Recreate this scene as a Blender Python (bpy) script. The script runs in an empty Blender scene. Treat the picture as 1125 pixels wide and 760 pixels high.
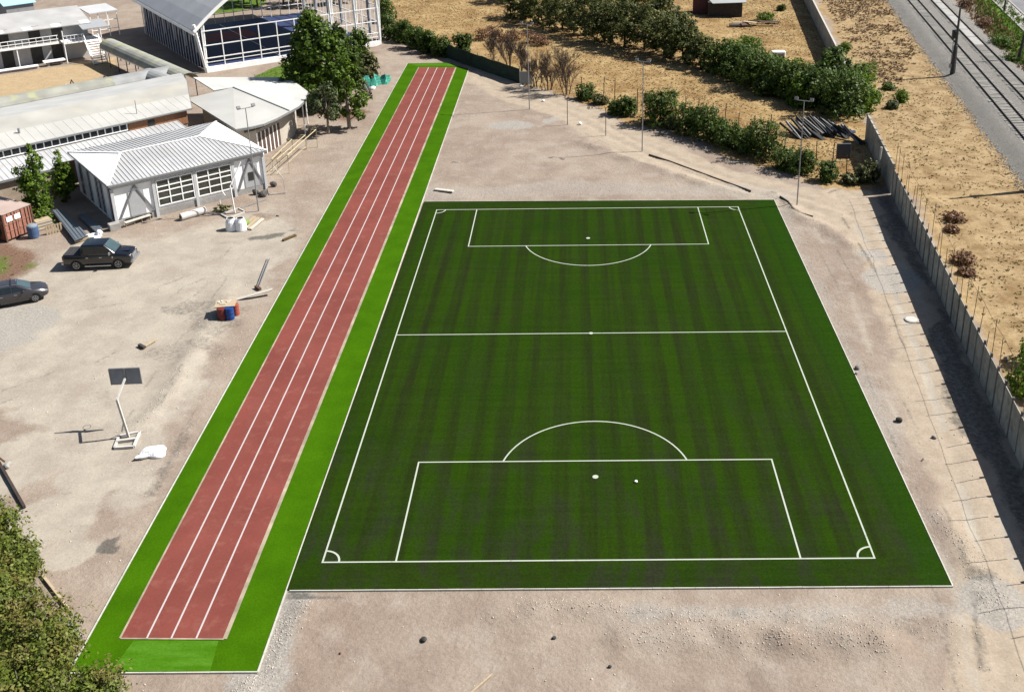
import bpy, bmesh, math, random
import numpy as np
from mathutils import Vector, Matrix
random.seed(11); rng = np.random.default_rng(11)
scene = bpy.context.scene
COL = scene.collection
PI = math.pi
R = math.radians

# ------------------------------------------------------------------ camera
CF, CP, CR, CYW = 1150.6658, 0.365987, -0.0129464, -0.0075271
CAM = np.array([-0.7835, -42.0573, 36.0]); PPX, PPY = 627.412, 206.279
_fw = np.array([math.sin(CYW)*math.cos(CP), math.cos(CYW)*math.cos(CP), -math.sin(CP)])
_rt = np.array([math.cos(CYW), -math.sin(CYW), 0.0]); _up = np.cross(_rt, _fw)
_r2 = _rt*math.cos(CR)+_up*math.sin(CR); _u2 = _up*math.cos(CR)-_rt*math.sin(CR)
def G(px, py, z=0.0):
    """the point at height z seen at a pixel of the 1125 x 760 photograph (used to survey the site plan)"""
    d = _fw*CF+_r2*(px-PPX)-_u2*(py-PPY)
    return Vector(CAM+d*((z-CAM[2])/d[2]))
def HT(base, top):
    b = base if isinstance(base, Vector) else G(*base); lo, hi = 0.0, 30.0
    for _ in range(40):
        m = (lo+hi)/2; d = np.array([b.x, b.y, b.z+m])-CAM
        y = PPY-CF*(d@_u2)/(d@_fw)
        if y > top: lo = m
        else: hi = m
    return lo
cam_d = bpy.data.cameras.new('camera'); cam = bpy.data.objects.new('camera', cam_d); COL.objects.link(cam)
cam_d.sensor_width = 36; cam_d.lens = 36*CF/1125; cam_d.clip_end = 6000; cam_d.clip_start = .5
cam_d.shift_x = (562.5-PPX)/1125; cam_d.shift_y = (PPY-380)/1125
M = Matrix(((_r2[0], _u2[0], -_fw[0]), (_r2[1], _u2[1], -_fw[1]), (_r2[2], _u2[2], -_fw[2]))).to_4x4()
M.translation = Vector(CAM); cam.matrix_world = M
scene.camera = cam

# ------------------------------------------------------------------ light
AZ, EL = R(12), R(47)
sv = Vector((math.cos(AZ)*math.cos(EL), math.sin(AZ)*math.cos(EL), math.sin(EL)))
w = bpy.data.worlds.new('World'); scene.world = w; w.use_nodes = True
nt = w.node_tree; bg = nt.nodes['Background']; sky = nt.nodes.new('ShaderNodeTexSky')
sky.sky_type = 'NISHITA'; sky.sun_disc = False; sky.sun_elevation = EL; sky.sun_rotation = PI/2-AZ
sky.air_density = 1.0; sky.dust_density = 1.2; sky.ozone_density = 1.0
nt.links.new(sky.outputs[0], bg.inputs[0]); bg.inputs[1].default_value = 0.05
sl = bpy.data.lights.new('sun', 'SUN'); sl.energy = 5.0; sl.angle = R(.5); sl.color = (1.0, .955, .89)
so = bpy.data.objects.new('sun', sl); COL.objects.link(so); so.rotation_euler = (-sv).to_track_quat('-Z', 'Y').to_euler(); so.location = (40, 10, 60)
scene.view_settings.view_transform = 'Standard'; scene.view_settings.look = 'None'; scene.view_settings.gamma = 1
scene.view_settings.exposure = .95

# ------------------------------------------------------------------ materials
MATS = {}
def mat(name, c, rough=.8, var=.12, scale=3.0, bump=0.0, bscale=None, metal=0.0, spec=.3, var2=0.0, scale2=.35, detail=5, stretch=None, spots=None):
    """procedural surface: base colour broken by two scales of noise, optional bump and dirt blotches"""
    if name in MATS: return MATS[name]
    m = bpy.data.materials.new(name); m.use_nodes = True; n = m.node_tree.nodes; L = m.node_tree.links
    b = n['Principled BSDF']; b.inputs['Roughness'].default_value = rough; b.inputs['Metallic'].default_value = metal
    b.inputs['Specular IOR Level'].default_value = spec
    tc = n.new('ShaderNodeTexCoord'); vec = tc.outputs['Object']
    if stretch:
        mp = n.new('ShaderNodeMapping'); mp.inputs['Scale'].default_value = stretch; L.new(vec, mp.inputs[0]); vec = mp.outputs[0]
    def noise(s, d=detail):
        t = n.new('ShaderNodeTexNoise'); t.inputs['Scale'].default_value = s; t.inputs['Detail'].default_value = d; L.new(vec, t.inputs['Vector']); return t
    t = noise(scale)
    mx = n.new('ShaderNodeMix'); mx.data_type = 'RGBA'; rm = n.new('ShaderNodeMapRange'); rm.inputs[1].default_value = .3; rm.inputs[2].default_value = .7
    L.new(t.outputs[0], rm.inputs[0]); L.new(rm.outputs[0], mx.inputs[0])
    c = tuple(c) if max(c) >= .7 else tuple(x*.68 for x in c)
    mx.inputs[6].default_value = (*[max(0, x*(1-var)) for x in c], 1); mx.inputs[7].default_value = (*[min(1, x*(1+var)) for x in c], 1)
    out = mx.outputs[2]
    if var2:
        t2 = noise(scale2, 3); r2 = n.new('ShaderNodeMapRange'); r2.inputs[1].default_value = .35; r2.inputs[2].default_value = .65; r2.inputs[3].default_value = 1-var2; r2.inputs[4].default_value = 1+var2
        L.new(t2.outputs[0], r2.inputs[0]); mm = n.new('ShaderNodeMix'); mm.data_type = 'RGBA'; mm.blend_type = 'MULTIPLY'; mm.inputs[0].default_value = 1
        L.new(out, mm.inputs[6]); L.new(r2.outputs[0], mm.inputs[7]); out = mm.outputs[2]
    if spots:
        sc, thr, colr, amt = spots; t3 = noise(sc, 6); r3 = n.new('ShaderNodeMapRange'); r3.inputs[1].default_value = thr; r3.inputs[2].default_value = thr+.12; r3.inputs[4].default_value = amt
        L.new(t3.outputs[0], r3.inputs[0]); ms = n.new('ShaderNodeMix'); ms.data_type = 'RGBA'; L.new(r3.outputs[0], ms.inputs[0]); L.new(out, ms.inputs[6]); ms.inputs[7].default_value = (*colr, 1); out = ms.outputs[2]
    L.new(out, b.inputs['Base Color'])
    if bump:
        tb = noise(bscale or scale*3, 6); bp = n.new('ShaderNodeBump'); bp.inputs['Strength'].default_value = bump; bp.inputs['Distance'].default_value = .05
        L.new(tb.outputs[0], bp.inputs['Height']); L.new(bp.outputs[0], b.inputs['Normal'])
    MATS[name] = m; return m
def leafmat(name, dark, light, trans=.22, big=None):
    if name in MATS: return MATS[name]
    m = bpy.data.materials.new(name); m.use_nodes = True; n = m.node_tree.nodes; L = m.node_tree.links
    b = n['Principled BSDF']; b.inputs['Roughness'].default_value = .55; b.inputs['Specular IOR Level'].default_value = .25
    g = n.new('ShaderNodeNewGeometry'); mx = n.new('ShaderNodeMix'); mx.data_type = 'RGBA'
    L.new(g.outputs['Random Per Island'], mx.inputs[0]); mx.inputs[6].default_value = (*[x*.72 for x in dark], 1); mx.inputs[7].default_value = (*[x*.72 for x in light], 1)
    out = mx.outputs[2]
    if big:   # whole twigs of another tint (dry or young growth)
        t = n.new('ShaderNodeTexNoise'); t.inputs['Scale'].default_value = big[1]; t.inputs['Detail'].default_value = 3; L.new(g.outputs['Position'], t.inputs['Vector'])
        r = n.new('ShaderNodeMapRange'); r.inputs[1].default_value = .48; r.inputs[2].default_value = .66; L.new(t.outputs[0], r.inputs[0])
        m2 = n.new('ShaderNodeMix'); m2.data_type = 'RGBA'; L.new(r.outputs[0], m2.inputs[0]); L.new(out, m2.inputs[6]); m2.inputs[7].default_value = (*[x*.72 for x in big[0]], 1); out = m2.outputs[2]
    L.new(out, b.inputs['Base Color'])
    tr = n.new('ShaderNodeBsdfTranslucent'); L.new(out, tr.inputs[0]); ms = n.new('ShaderNodeMixShader'); ms.inputs[0].default_value = trans
    L.new(b.outputs[0], ms.inputs[1]); L.new(tr.outputs[0], ms.inputs[2]); L.new(ms.outputs[0], n['Material Output'].inputs[0])
    MATS[name] = m; return m
white_paint = mat('white_paint', (.80, .80, .79), .6, .04, 2, var2=.05)
white_wall = mat('white_wall', (.83, .83, .82), .8, .06, 1.5, var2=.07, spots=(.8, .58, (.55, .52, .47), .45))
grey_wall = mat('grey_wall', (.36, .37, .38), .8, .1, 1.5, var2=.08)
white_sheet = mat('white_roof_sheet', (.545, .55, .555), .5, .06, .6, spec=.4, var2=.1, scale2=.2, spots=(.7, .56, (.33, .32, .29), .5))
aged_sheet = mat('aged_roof_sheet', (.47, .46, .42), .6, .07, .5, var2=.1, scale2=.12, spots=(.35, .55, (.38, .35, .28), .5))
cream_sheet = mat('cream_roof_sheet', (.56, .555, .52), .55, .05, .4, var2=.07, scale2=.1, spots=(.3, .62, (.34, .33, .30), .4))
vault_sheet = mat('vault_roof_sheet', (.60, .605, .615), .5, .04, .6, var2=.05)
grey_metal = mat('grey_metal', (.30, .31, .32), .5, .1, 4, metal=.3)
galv = mat('galvanised_steel', (.42, .43, .44), .45, .12, 4, metal=.5)
dark_metal = mat('dark_metal', (.045, .045, .05), .5, .2, 4)
rust = mat('rusty_iron', (.13, .07, .045), .85, .3, 5)
glass_dark = mat('dark_window_glass', (.035, .04, .04), .12, .3, 1.2, spec=.5)
glass_green = mat('greenish_window_glass', (.07, .075, .06), .15, .35, 1.0, spec=.5)
brick = mat('orange_brick', (.36, .17, .09), .9, .2, 6)
tan_wall = mat('tan_wall', (.42, .34, .26), .9, .15, 2, var2=.1, bump=.3)
concrete = mat('concrete', (.40, .385, .36), .9, .12, 3, bump=.2, var2=.1)
concrete_dark = mat('weathered_concrete', (.42, .405, .35), .9, .2, 2.5, bump=.3, var2=.25, scale2=.5, spots=(1.2, .58, (.15, .16, .10), .55))
wood_pale = mat('pale_wood', (.50, .40, .27), .85, .2, 4, stretch=(1, 6, 6))
wood_white = mat('bleached_board', (.62, .58, .50), .85, .12, 3)
wood_dark = mat('old_dark_wood', (.07, .058, .05), .9, .3, 3)
tyre_m = mat('tyre_rubber', (.02, .02, .021), .85, .2, 8)
chrome = mat('chrome', (.62, .63, .65), .2, .05, 5, metal=.8)
yellow_pipe = mat('faded_yellow_paint', (.60, .52, .32), .6, .1, 4)
bark = mat('tree_bark', (.12, .09, .065), .95, .3, 5, bump=.4)
bark_pale = mat('pale_bark', (.30, .25, .19), .95, .25, 5, bump=.4)

# ------------------------------------------------------------------ mesh builder
def rootof(o):
    while o.parent: o = o.parent
    return o
class MB:
    def __init__(s): s.v = []; s.f = []
    def add(s, vs, fs):
        k = len(s.v); s.v.extend(tuple(a) for a in vs); s.f.extend(tuple(i+k for i in f) for f in fs); return s
    def box(s, c, d, u=None, rot=None):
        """box at centre c, size d; u = horizontal direction of its first axis"""
        c = Vector(c); X, Y, Z = Vector((1, 0, 0)), Vector((0, 1, 0)), Vector((0, 0, 1))
        if u is not None: X = Vector((u[0], u[1], 0)).normalized(); Y = Vector((-X.y, X.x, 0))
        if rot is not None: X, Y, Z = rot@X, rot@Y, rot@Z
        vs = [c+X*(d[0]/2*i)+Y*(d[1]/2*j)+Z*(d[2]/2*k) for k in (-1, 1) for j in (-1, 1) for i in (-1, 1)]
        return s.add(vs, [(0, 2, 3, 1), (4, 5, 7, 6), (0, 1, 5, 4), (2, 6, 7, 3), (0, 4, 6, 2), (1, 3, 7, 5)])
    def beam(s, a, b, wd, h, up=(0, 0, 1)):
        a, b = Vector(a), Vector(b); X = (b-a); L = X.length; X.normalize(); U = Vector(up)
        if abs(X.dot(U)) > .98: U = Vector((1, 0, 0))
        Y = U.cross(X).normalized(); Z = X.cross(Y)
        vs = [p+Y*(wd/2*j)+Z*(h/2*k) for p in (a, b) for j, k in ((-1, -1), (1, -1), (1, 1), (-1, 1))]
        return s.add(vs, [(0, 3, 2, 1), (4, 5, 6, 7), (0, 1, 5, 4), (1, 2, 6, 5), (2, 3, 7, 6), (3, 0, 4, 7)])
    def tube(s, pts, r, n=8, cap=True):
        pts = [Vector(p) for p in pts]; rs = r if isinstance(r, (list, tuple)) else [r]*len(pts); k0 = len(s.v)
        ref = Vector((0, 0, 1))
        for i, p in enumerate(pts):
            d = (pts[min(i+1, len(pts)-1)]-pts[max(i-1, 0)]).normalized()
            rf = ref if abs(d.dot(ref)) < .95 else Vector((1, 0, 0))
            a = d.cross(rf).normalized(); b = d.cross(a)
            s.v.extend(tuple(p+a*(rs[i]*math.cos(2*PI*j/n))+b*(rs[i]*math.sin(2*PI*j/n))) for j in range(n))
        for i in range(len(pts)-1):
            for j in range(n):
                s.f.append((k0+i*n+j, k0+i*n+(j+1) % n, k0+(i+1)*n+(j+1) % n, k0+(i+1)*n+j))
        if cap: s.f.append(tuple(k0+j for j in range(n))[::-1]); s.f.append(tuple(k0+(len(pts)-1)*n+j for j in range(n)))
        return s
    def slab(s, poly, t, down=True):
        """closed plate: polygon of 3-D points given a thickness along -z"""
        poly = [Vector(p) for p in poly]; n = len(poly); lo = [p-Vector((0, 0, t)) for p in poly]
        return s.add(poly+lo, [tuple(range(n)), tuple(range(2*n-1, n-1, -1))]+[(i, n+i, n+(i+1) % n, (i+1) % n) for i in range(n)])
    def lathe(s, c, prof, n=16, axis='z', sx=1.0):
        """prof: list of (radius, offset along axis)"""
        c = Vector(c); k0 = len(s.v)
        for r, h in prof:
            for j in range(n):
                a = 2*PI*j/n; p = Vector((r*math.cos(a)*sx, r*math.sin(a), h))
                if axis == 'y': p = Vector((p.x, h, p.y))
                s.v.append(tuple(c+p))
        for i in range(len(prof)-1):
            for j in range(n): s.f.append((k0+i*n+j, k0+i*n+(j+1) % n, k0+(i+1)*n+(j+1) % n, k0+(i+1)*n+j))
        s.f.append(tuple(k0+j for j in range(n))[::-1]); s.f.append(tuple(k0+(len(prof)-1)*n+j for j in range(n)))
        return s
    def lump(s, c, d, seed=0, amp=.25, sub=2, rz=0.0):
        """irregular rounded lump (stones, sacks)"""
        r = random.Random(seed); bm = bmesh.new(); bmesh.ops.create_icosphere(bm, subdivisions=sub, radius=1)
        ph = [(Vector((r.uniform(-1, 1), r.uniform(-1, 1), r.uniform(-1, 1))).normalized(), r.uniform(-amp, amp)) for _ in range(9)]
        vs = []
        for v in bm.verts:
            k = 1+sum(a*max(0, v.co.dot(q))**3 for q, a in ph); p = v.co*k
            x, y = p.x*d[0], p.y*d[1]
            vs.append(Vector(c)+Vector((x*math.cos(rz)-y*math.sin(rz), x*math.sin(rz)+y*math.cos(rz), p.z*d[2])))
        fs = [tuple(v.index for v in f.verts) for f in bm.faces]; bm.free(); return s.add(vs, fs)
    def crumple(s, c, d, seed=0, rz=0.0):
        """sharply creased sheet heap"""
        r = random.Random(seed); bm = bmesh.new(); bmesh.ops.create_icosphere(bm, subdivisions=4, radius=1)
        ph = [(Vector((r.gauss(0, 1), r.gauss(0, 1), r.gauss(0, 1))).normalized(), r.uniform(-.3, .3), r.choice((5, 12, 30))) for _ in range(60)]; vs = []
        for v in bm.verts:
            k = 1+sum(a*max(0, v.co.dot(q))**e for q, a, e in ph); p = v.co*max(.35, k); x, y = p.x*d[0], p.y*d[1]
            vs.append(Vector(c)+Vector((x*math.cos(rz)-y*math.sin(rz), x*math.sin(rz)+y*math.cos(rz), p.z*d[2])))
        fs = [tuple(v.index for v in f.verts) for f in bm.faces]; bm.free(); return s.add(vs, fs)
    def build(s, name, m, parent=None, smooth=False, bevel=0.0):
        me = bpy.data.meshes.new(name); off = rootof(parent).location if parent else Vector((0, 0, 0))
        me.from_pydata([(a[0]-off.x, a[1]-off.y, a[2]-off.z) for a in s.v], [], s.f); me.update()
        bm = bmesh.new(); bm.from_mesh(me); bmesh.ops.recalc_face_normals(bm, faces=bm.faces); bm.to_mesh(me); bm.free()
        if smooth: me.polygons.foreach_set('use_smooth', [True]*len(me.polygons))
        me.materials.append(m); o = bpy.data.objects.new(name, me); COL.objects.link(o)
        if parent: o.parent = parent
        if bevel:
            bv = o.modifiers.new('bevel', 'BEVEL'); bv.width = bevel; bv.segments = 2; bv.limit_method = 'ANGLE'
        return o
def npmesh(name, v, f, m, parent=None):
    """v (n,3), f (k,3|4) numpy -> object"""
    me = bpy.data.meshes.new(name); off = np.array(rootof(parent).location) if parent else np.zeros(3)
    v = np.asarray(v, np.float32)-off.astype(np.float32); f = np.asarray(f, np.int32); k = f.shape[1]
    me.vertices.add(len(v)); me.vertices.foreach_set('co', v.ravel()); me.loops.add(f.size); me.loops.foreach_set('vertex_index', f.ravel())
    me.polygons.add(len(f)); me.polygons.foreach_set('loop_start', np.arange(0, f.size, k, dtype=np.int32)); me.update(calc_edges=True)
    me.materials.append(m); o = bpy.data.objects.new(name, me); COL.objects.link(o)
    if parent: o.parent = parent
    return o
def T(name, label, cat, loc=(0, 0, 0), group=None):
    o = bpy.data.objects.new(name, None); COL.objects.link(o); o.location = loc; o.empty_display_size = .3
    o['label'] = label; o['category'] = cat
    if group: o['group'] = group
    return o
def tag(o, label, cat, group=None, kind=None):
    if label: o['label'] = label
    if cat: o['category'] = cat
    if group: o['group'] = group
    if kind: o['kind'] = kind
    return o
def one(name, mb, m, label, cat, group=None, loc=None, smooth=False, bevel=0.0):
    """a thing that is one mesh, with its origin at loc"""
    if loc is not None: mb.v = [(a[0]-loc[0], a[1]-loc[1], a[2]-loc[2]) for a in mb.v]
    o = mb.build(name, m, None, smooth, bevel)
    if loc is not None: o.location = loc
    return tag(o, label, cat, group)
def struct(o): o['kind'] = 'structure'; return o
def stuff(o): o['kind'] = 'stuff'; return o
def dup(root, loc, rz, label, group=None):
    def cp(o, par):
        c = o.copy(); COL.objects.link(c); c.parent = par
        for ch in [x for x in bpy.data.objects if x.parent == o]: cp(ch, c)
        return c
    r = cp(root, None); r.location = loc; r.rotation_euler = (0, 0, rz); r['label'] = label
    if group: r['group'] = group
    return r
class Frame:
    def __init__(s, o, u): s.o = Vector((o[0], o[1], 0)); s.u = Vector((u[0], u[1], 0)).normalized(); s.w = Vector((-s.u.y, s.u.x, 0))
    def __call__(s, a, b, z=0.0): return s.o+s.u*a+s.w*b+Vector((0, 0, z))
    def box(s, mb, s0, s1, t0, t1, z0, z1): return mb.box(s((s0+s1)/2, (t0+t1)/2, (z0+z1)/2), (abs(s1-s0), abs(t1-t0), abs(z1-z0)), s.u)
def ribbed(mb, poly, eave, t=.06, step=.45, rw=.07, rh=.05):
    """roof plane as a closed plate with standing ribs running up the slope"""
    mb.slab(poly, t); P = [Vector(p) for p in poly]; n = (P[1]-P[0]).cross(P[2]-P[0]).normalized()
    if n.z < 0: n = -n
    e = Vector(eave); e = (e-n*e.dot(n)).normalized(); up = n.cross(e); o = P[0]
    q = [((p-o).dot(e), (p-o).dot(up)) for p in P]; a0, a1 = min(x for x, _ in q), max(x for x, _ in q); a = a0+step*.5
    while a < a1:
        hits = []
        for i in range(len(q)):
            (x0, y0), (x1, y1) = q[i], q[(i+1) % len(q)]
            if (x0-a)*(x1-a) < 0: hits.append(y0+(y1-y0)*(a-x0)/(x1-x0))
        if len(hits) >= 2 and max(hits)-min(hits) > .2:
            y0, y1 = min(hits)+.03, max(hits)-.03
            mb.beam(o+e*a+up*y0+n*(rh*.5), o+e*a+up*y1+n*(rh*.5), rw, rh, n)
        a += step
    return mb
ORD = ['first', 'second', 'third', 'fourth', 'fifth', 'sixth', 'seventh', 'eighth', 'ninth', 'tenth', 'eleventh', 'twelfth', 'thirteenth', 'fourteenth', 'fifteenth']

# ------------------------------------------------------------------ numpy noise & masks
def vnoise(x, y, s, seed):
    r = np.random.default_rng(seed); g = r.random((257, 257)); x = x/s+seed*3.7; y = y/s+seed*1.9
    xi = np.floor(x).astype(int); yi = np.floor(y).astype(int); fx = x-xi; fy = y-yi; fx = fx*fx*(3-2*fx); fy = fy*fy*(3-2*fy)
    a = g[xi % 256, yi % 256]; b = g[(xi+1) % 256, yi % 256]; c = g[xi % 256, (yi+1) % 256]; d = g[(xi+1) % 256, (yi+1) % 256]
    return (a*(1-fx)+b*fx)*(1-fy)+(c*(1-fx)+d*fx)*fy
def fbm(x, y, s, seed, o=4):
    t = 0; k = 0; a = 1
    for i in range(o): t = t+a*vnoise(x, y, s/2**i, seed+i*7); k += a; a *= .55
    return t/k
def sd(x, y, poly):
    """signed distance to a polygon, positive inside"""
    d = np.full(x.shape, 1e9); ins = np.zeros(x.shape, bool); n = len(poly)
    for i in range(n):
        ax, ay = poly[i][0], poly[i][1]; bx, by = poly[(i+1) % n][0], poly[(i+1) % n][1]
        ex, ey = bx-ax, by-ay; t = np.clip(((x-ax)*ex+(y-ay)*ey)/(ex*ex+ey*ey+1e-12), 0, 1)
        d = np.minimum(d, np.hypot(x-ax-t*ex, y-ay-t*ey))
        c = ((ay > y) != (by > y)) & (x < (bx-ax)*(y-ay)/(by-ay+1e-12)+ax); ins ^= c
    return np.where(ins, d, -d)
def dline(x, y, pts):
    d = np.full(x.shape, 1e9)
    for i in range(len(pts)-1):
        ax, ay = pts[i][0], pts[i][1]; ex, ey = pts[i+1][0]-ax, pts[i+1][1]-ay; t = np.clip(((x-ax)*ex+(y-ay)*ey)/(ex*ex+ey*ey+1e-12), 0, 1)
        d = np.minimum(d, np.hypot(x-ax-t*ex, y-ay-t*ey))
    return d
def sst(a, b, x): t = np.clip((x-a)/(b-a), 0, 1); return t*t*(3-2*t)
def pxs(*q): return [G(*p) for p in q]
# ------------------------------------------------------------------ node helper
class NT:
    def __init__(s, name, rough=.95, spec=.15):
        s.m = bpy.data.materials.new(name); s.m.use_nodes = True; s.t = s.m.node_tree; s.b = s.t.nodes['Principled BSDF']
        s.b.inputs['Roughness'].default_value = rough; s.b.inputs['Specular IOR Level'].default_value = spec
        s.pos = s.n('ShaderNodeNewGeometry').outputs['Position']
    def n(s, ty, **k):
        x = s.t.nodes.new(ty)
        for a, b in k.items(): setattr(x, a, b)
        return x
    def put(s, sock, v):
        if hasattr(v, 'links') or isinstance(v, bpy.types.NodeSocket): s.t.links.new(v, sock)
        elif isinstance(v, (tuple, list)): sock.default_value = (*v, 1) if len(v) == 3 and sock.type == 'RGBA' else v
        else: sock.default_value = v
    def noise(s, sc, d=5, vec=None, rough=.55, stretch=None):
        x = s.n('ShaderNodeTexNoise'); v = vec or s.pos
        if stretch:
            mp = s.n('ShaderNodeMapping'); mp.inputs['Scale'].default_value = stretch; s.put(mp.inputs[0], v); v = mp.outputs[0]
        s.put(x.inputs['Vector'], v); x.inputs['Scale'].default_value = sc; x.inputs['Detail'].default_value = d; x.inputs['Roughness'].default_value = rough; return x.outputs[0]
    def math(s, op, a, b=0.0, c=0.0, clamp=False):
        x = s.n('ShaderNodeMath', operation=op, use_clamp=clamp); s.put(x.inputs[0], a); s.put(x.inputs[1], b); s.put(x.inputs[2], c); return x.outputs[0]
    def mr(s, v, a, b, c=0.0, d=1.0):
        x = s.n('ShaderNodeMapRange'); s.put(x.inputs[0], v)
        for i, k in enumerate((a, b, c, d)): x.inputs[i+1].default_value = k
        return x.outputs[0]
    def mix(s, f, a, b, blend='MIX'):
        x = s.n('ShaderNodeMix', data_type='RGBA', blend_type=blend); s.put(x.inputs[0], f); s.put(x.inputs[6], a); s.put(x.inputs[7], b); return x.outputs[2]
    def attr(s, name): return s.n('ShaderNodeAttribute', attribute_name=name)
    def sep(s, v): x = s.n('ShaderNodeSeparateXYZ'); s.put(x.inputs[0], v); return x.outputs
    def bump(s, h, st, dist=.05, prev=None):
        x = s.n('ShaderNodeBump'); s.put(x.inputs['Height'], h); x.inputs['Strength'].default_value = st; x.inputs['Distance'].default_value = dist
        if prev: s.put(x.inputs['Normal'], prev)
        return x.outputs[0]
    def done(s, colr, normal=None, k=.68):
        colr = s.mix(1.0, colr, (k, k, k), 'MULTIPLY')
        s.put(s.b.inputs['Base Color'], colr)
        if normal: s.put(s.b.inputs['Normal'], normal)
        return s.m

# ------------------------------------------------------------------ site plan
TURF = pxs((466, 222), (850, 220), (1045, 643), (315, 648))
_a, _b = G(96, 705), G(448, 70); _c = G(282, 737)
TRK = [_a+(_a-_b)*((_a.y-_c.y)/(_b.y-_a.y)), _c, G(514.5, 76), G(490, 69.3), _b]
P_FIELD = pxs((395, -25), (425, 30), (500, 60), (575, 93), (640, 113), (690, 133), (760, 154), (850, 186), (910, 206), (972, 209), (958, 150), (942, 100), (880, -25))
P_RIGHT = pxs((888, -25), (945, 95), (960, 138), (985, 186), (1030, 262), (1072, 354), (1128, 458))+[Vector((21.6, -40, 0)), Vector((30, -40, 0))]+pxs((1105, 158), (1040, 83), (965, -25))
L_ROAD1 = pxs((530, 85), (585, 108), (640, 128), (690, 155), (745, 180), (810, 203), (880, 220), (945, 245))
L_ROAD2 = pxs((930, 215), (985, 300), (1028, 400), (1070, 520), (1105, 650), (1130, 790))
P_YARD = pxs((40, 300), (90, 255), (170, 262), (300, 225), (330, 240), (300, 300), (230, 420), (150, 560), (60, 520), (0, 430), (-60, 340))
P_SAND = pxs((-60, 110), (0, 83), (60, 74), (130, 62), (128, 80), (60, 100), (-60, 125))
P_WEED = pxs((-40, 300), (0, 272), (25, 278), (28, 292), (5, 305), (-40, 330))
P_LAWN = pxs((278, 84), (312, 70), (350, 66), (350, 90), (310, 100))
P_LAWN2 = pxs((215, -25), (300, -25), (290, 6), (262, 13), (230, 16))
P_BANK = pxs((1050, -20), (1078, -20), (1140, 45), (1140, 85), (1095, 45))
L_BERM = [pxs((330, 668), (300, 700), (285, 735), (262, 775)), pxs((560, 672), (640, 668), (700, 675), (790, 680), (900, 683), (980, 690), (1060, 690)), pxs((690, 700), (760, 708), (870, 712), (985, 715)),
          pxs((1020, 565), (1062, 605), (1085, 650), (1090, 670)), pxs((845, 215), (875, 235), (925, 262), (955, 285)), pxs((150, 470), (175, 445), (205, 400), (250, 320)), pxs((640, 158), (700, 178), (780, 205), (850, 222)),
          pxs((720, 690), (850, 700), (960, 705)), pxs((395, 52), (412, 47), (432, 52))]
YARD_TRACKS = [pxs((20, 345), (90, 335), (170, 322), (245, 292), (300, 235)), pxs((150, 470), (190, 395), (235, 345), (268, 290)), pxs((-10, 440), (60, 415), (140, 372), (210, 318), (250, 270)), pxs((1075, 770), (1045, 640), (1003, 500), (958, 390), (930, 310), (890, 245)), pxs((620, 130), (690, 165), (770, 198), (850, 222))]
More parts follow.
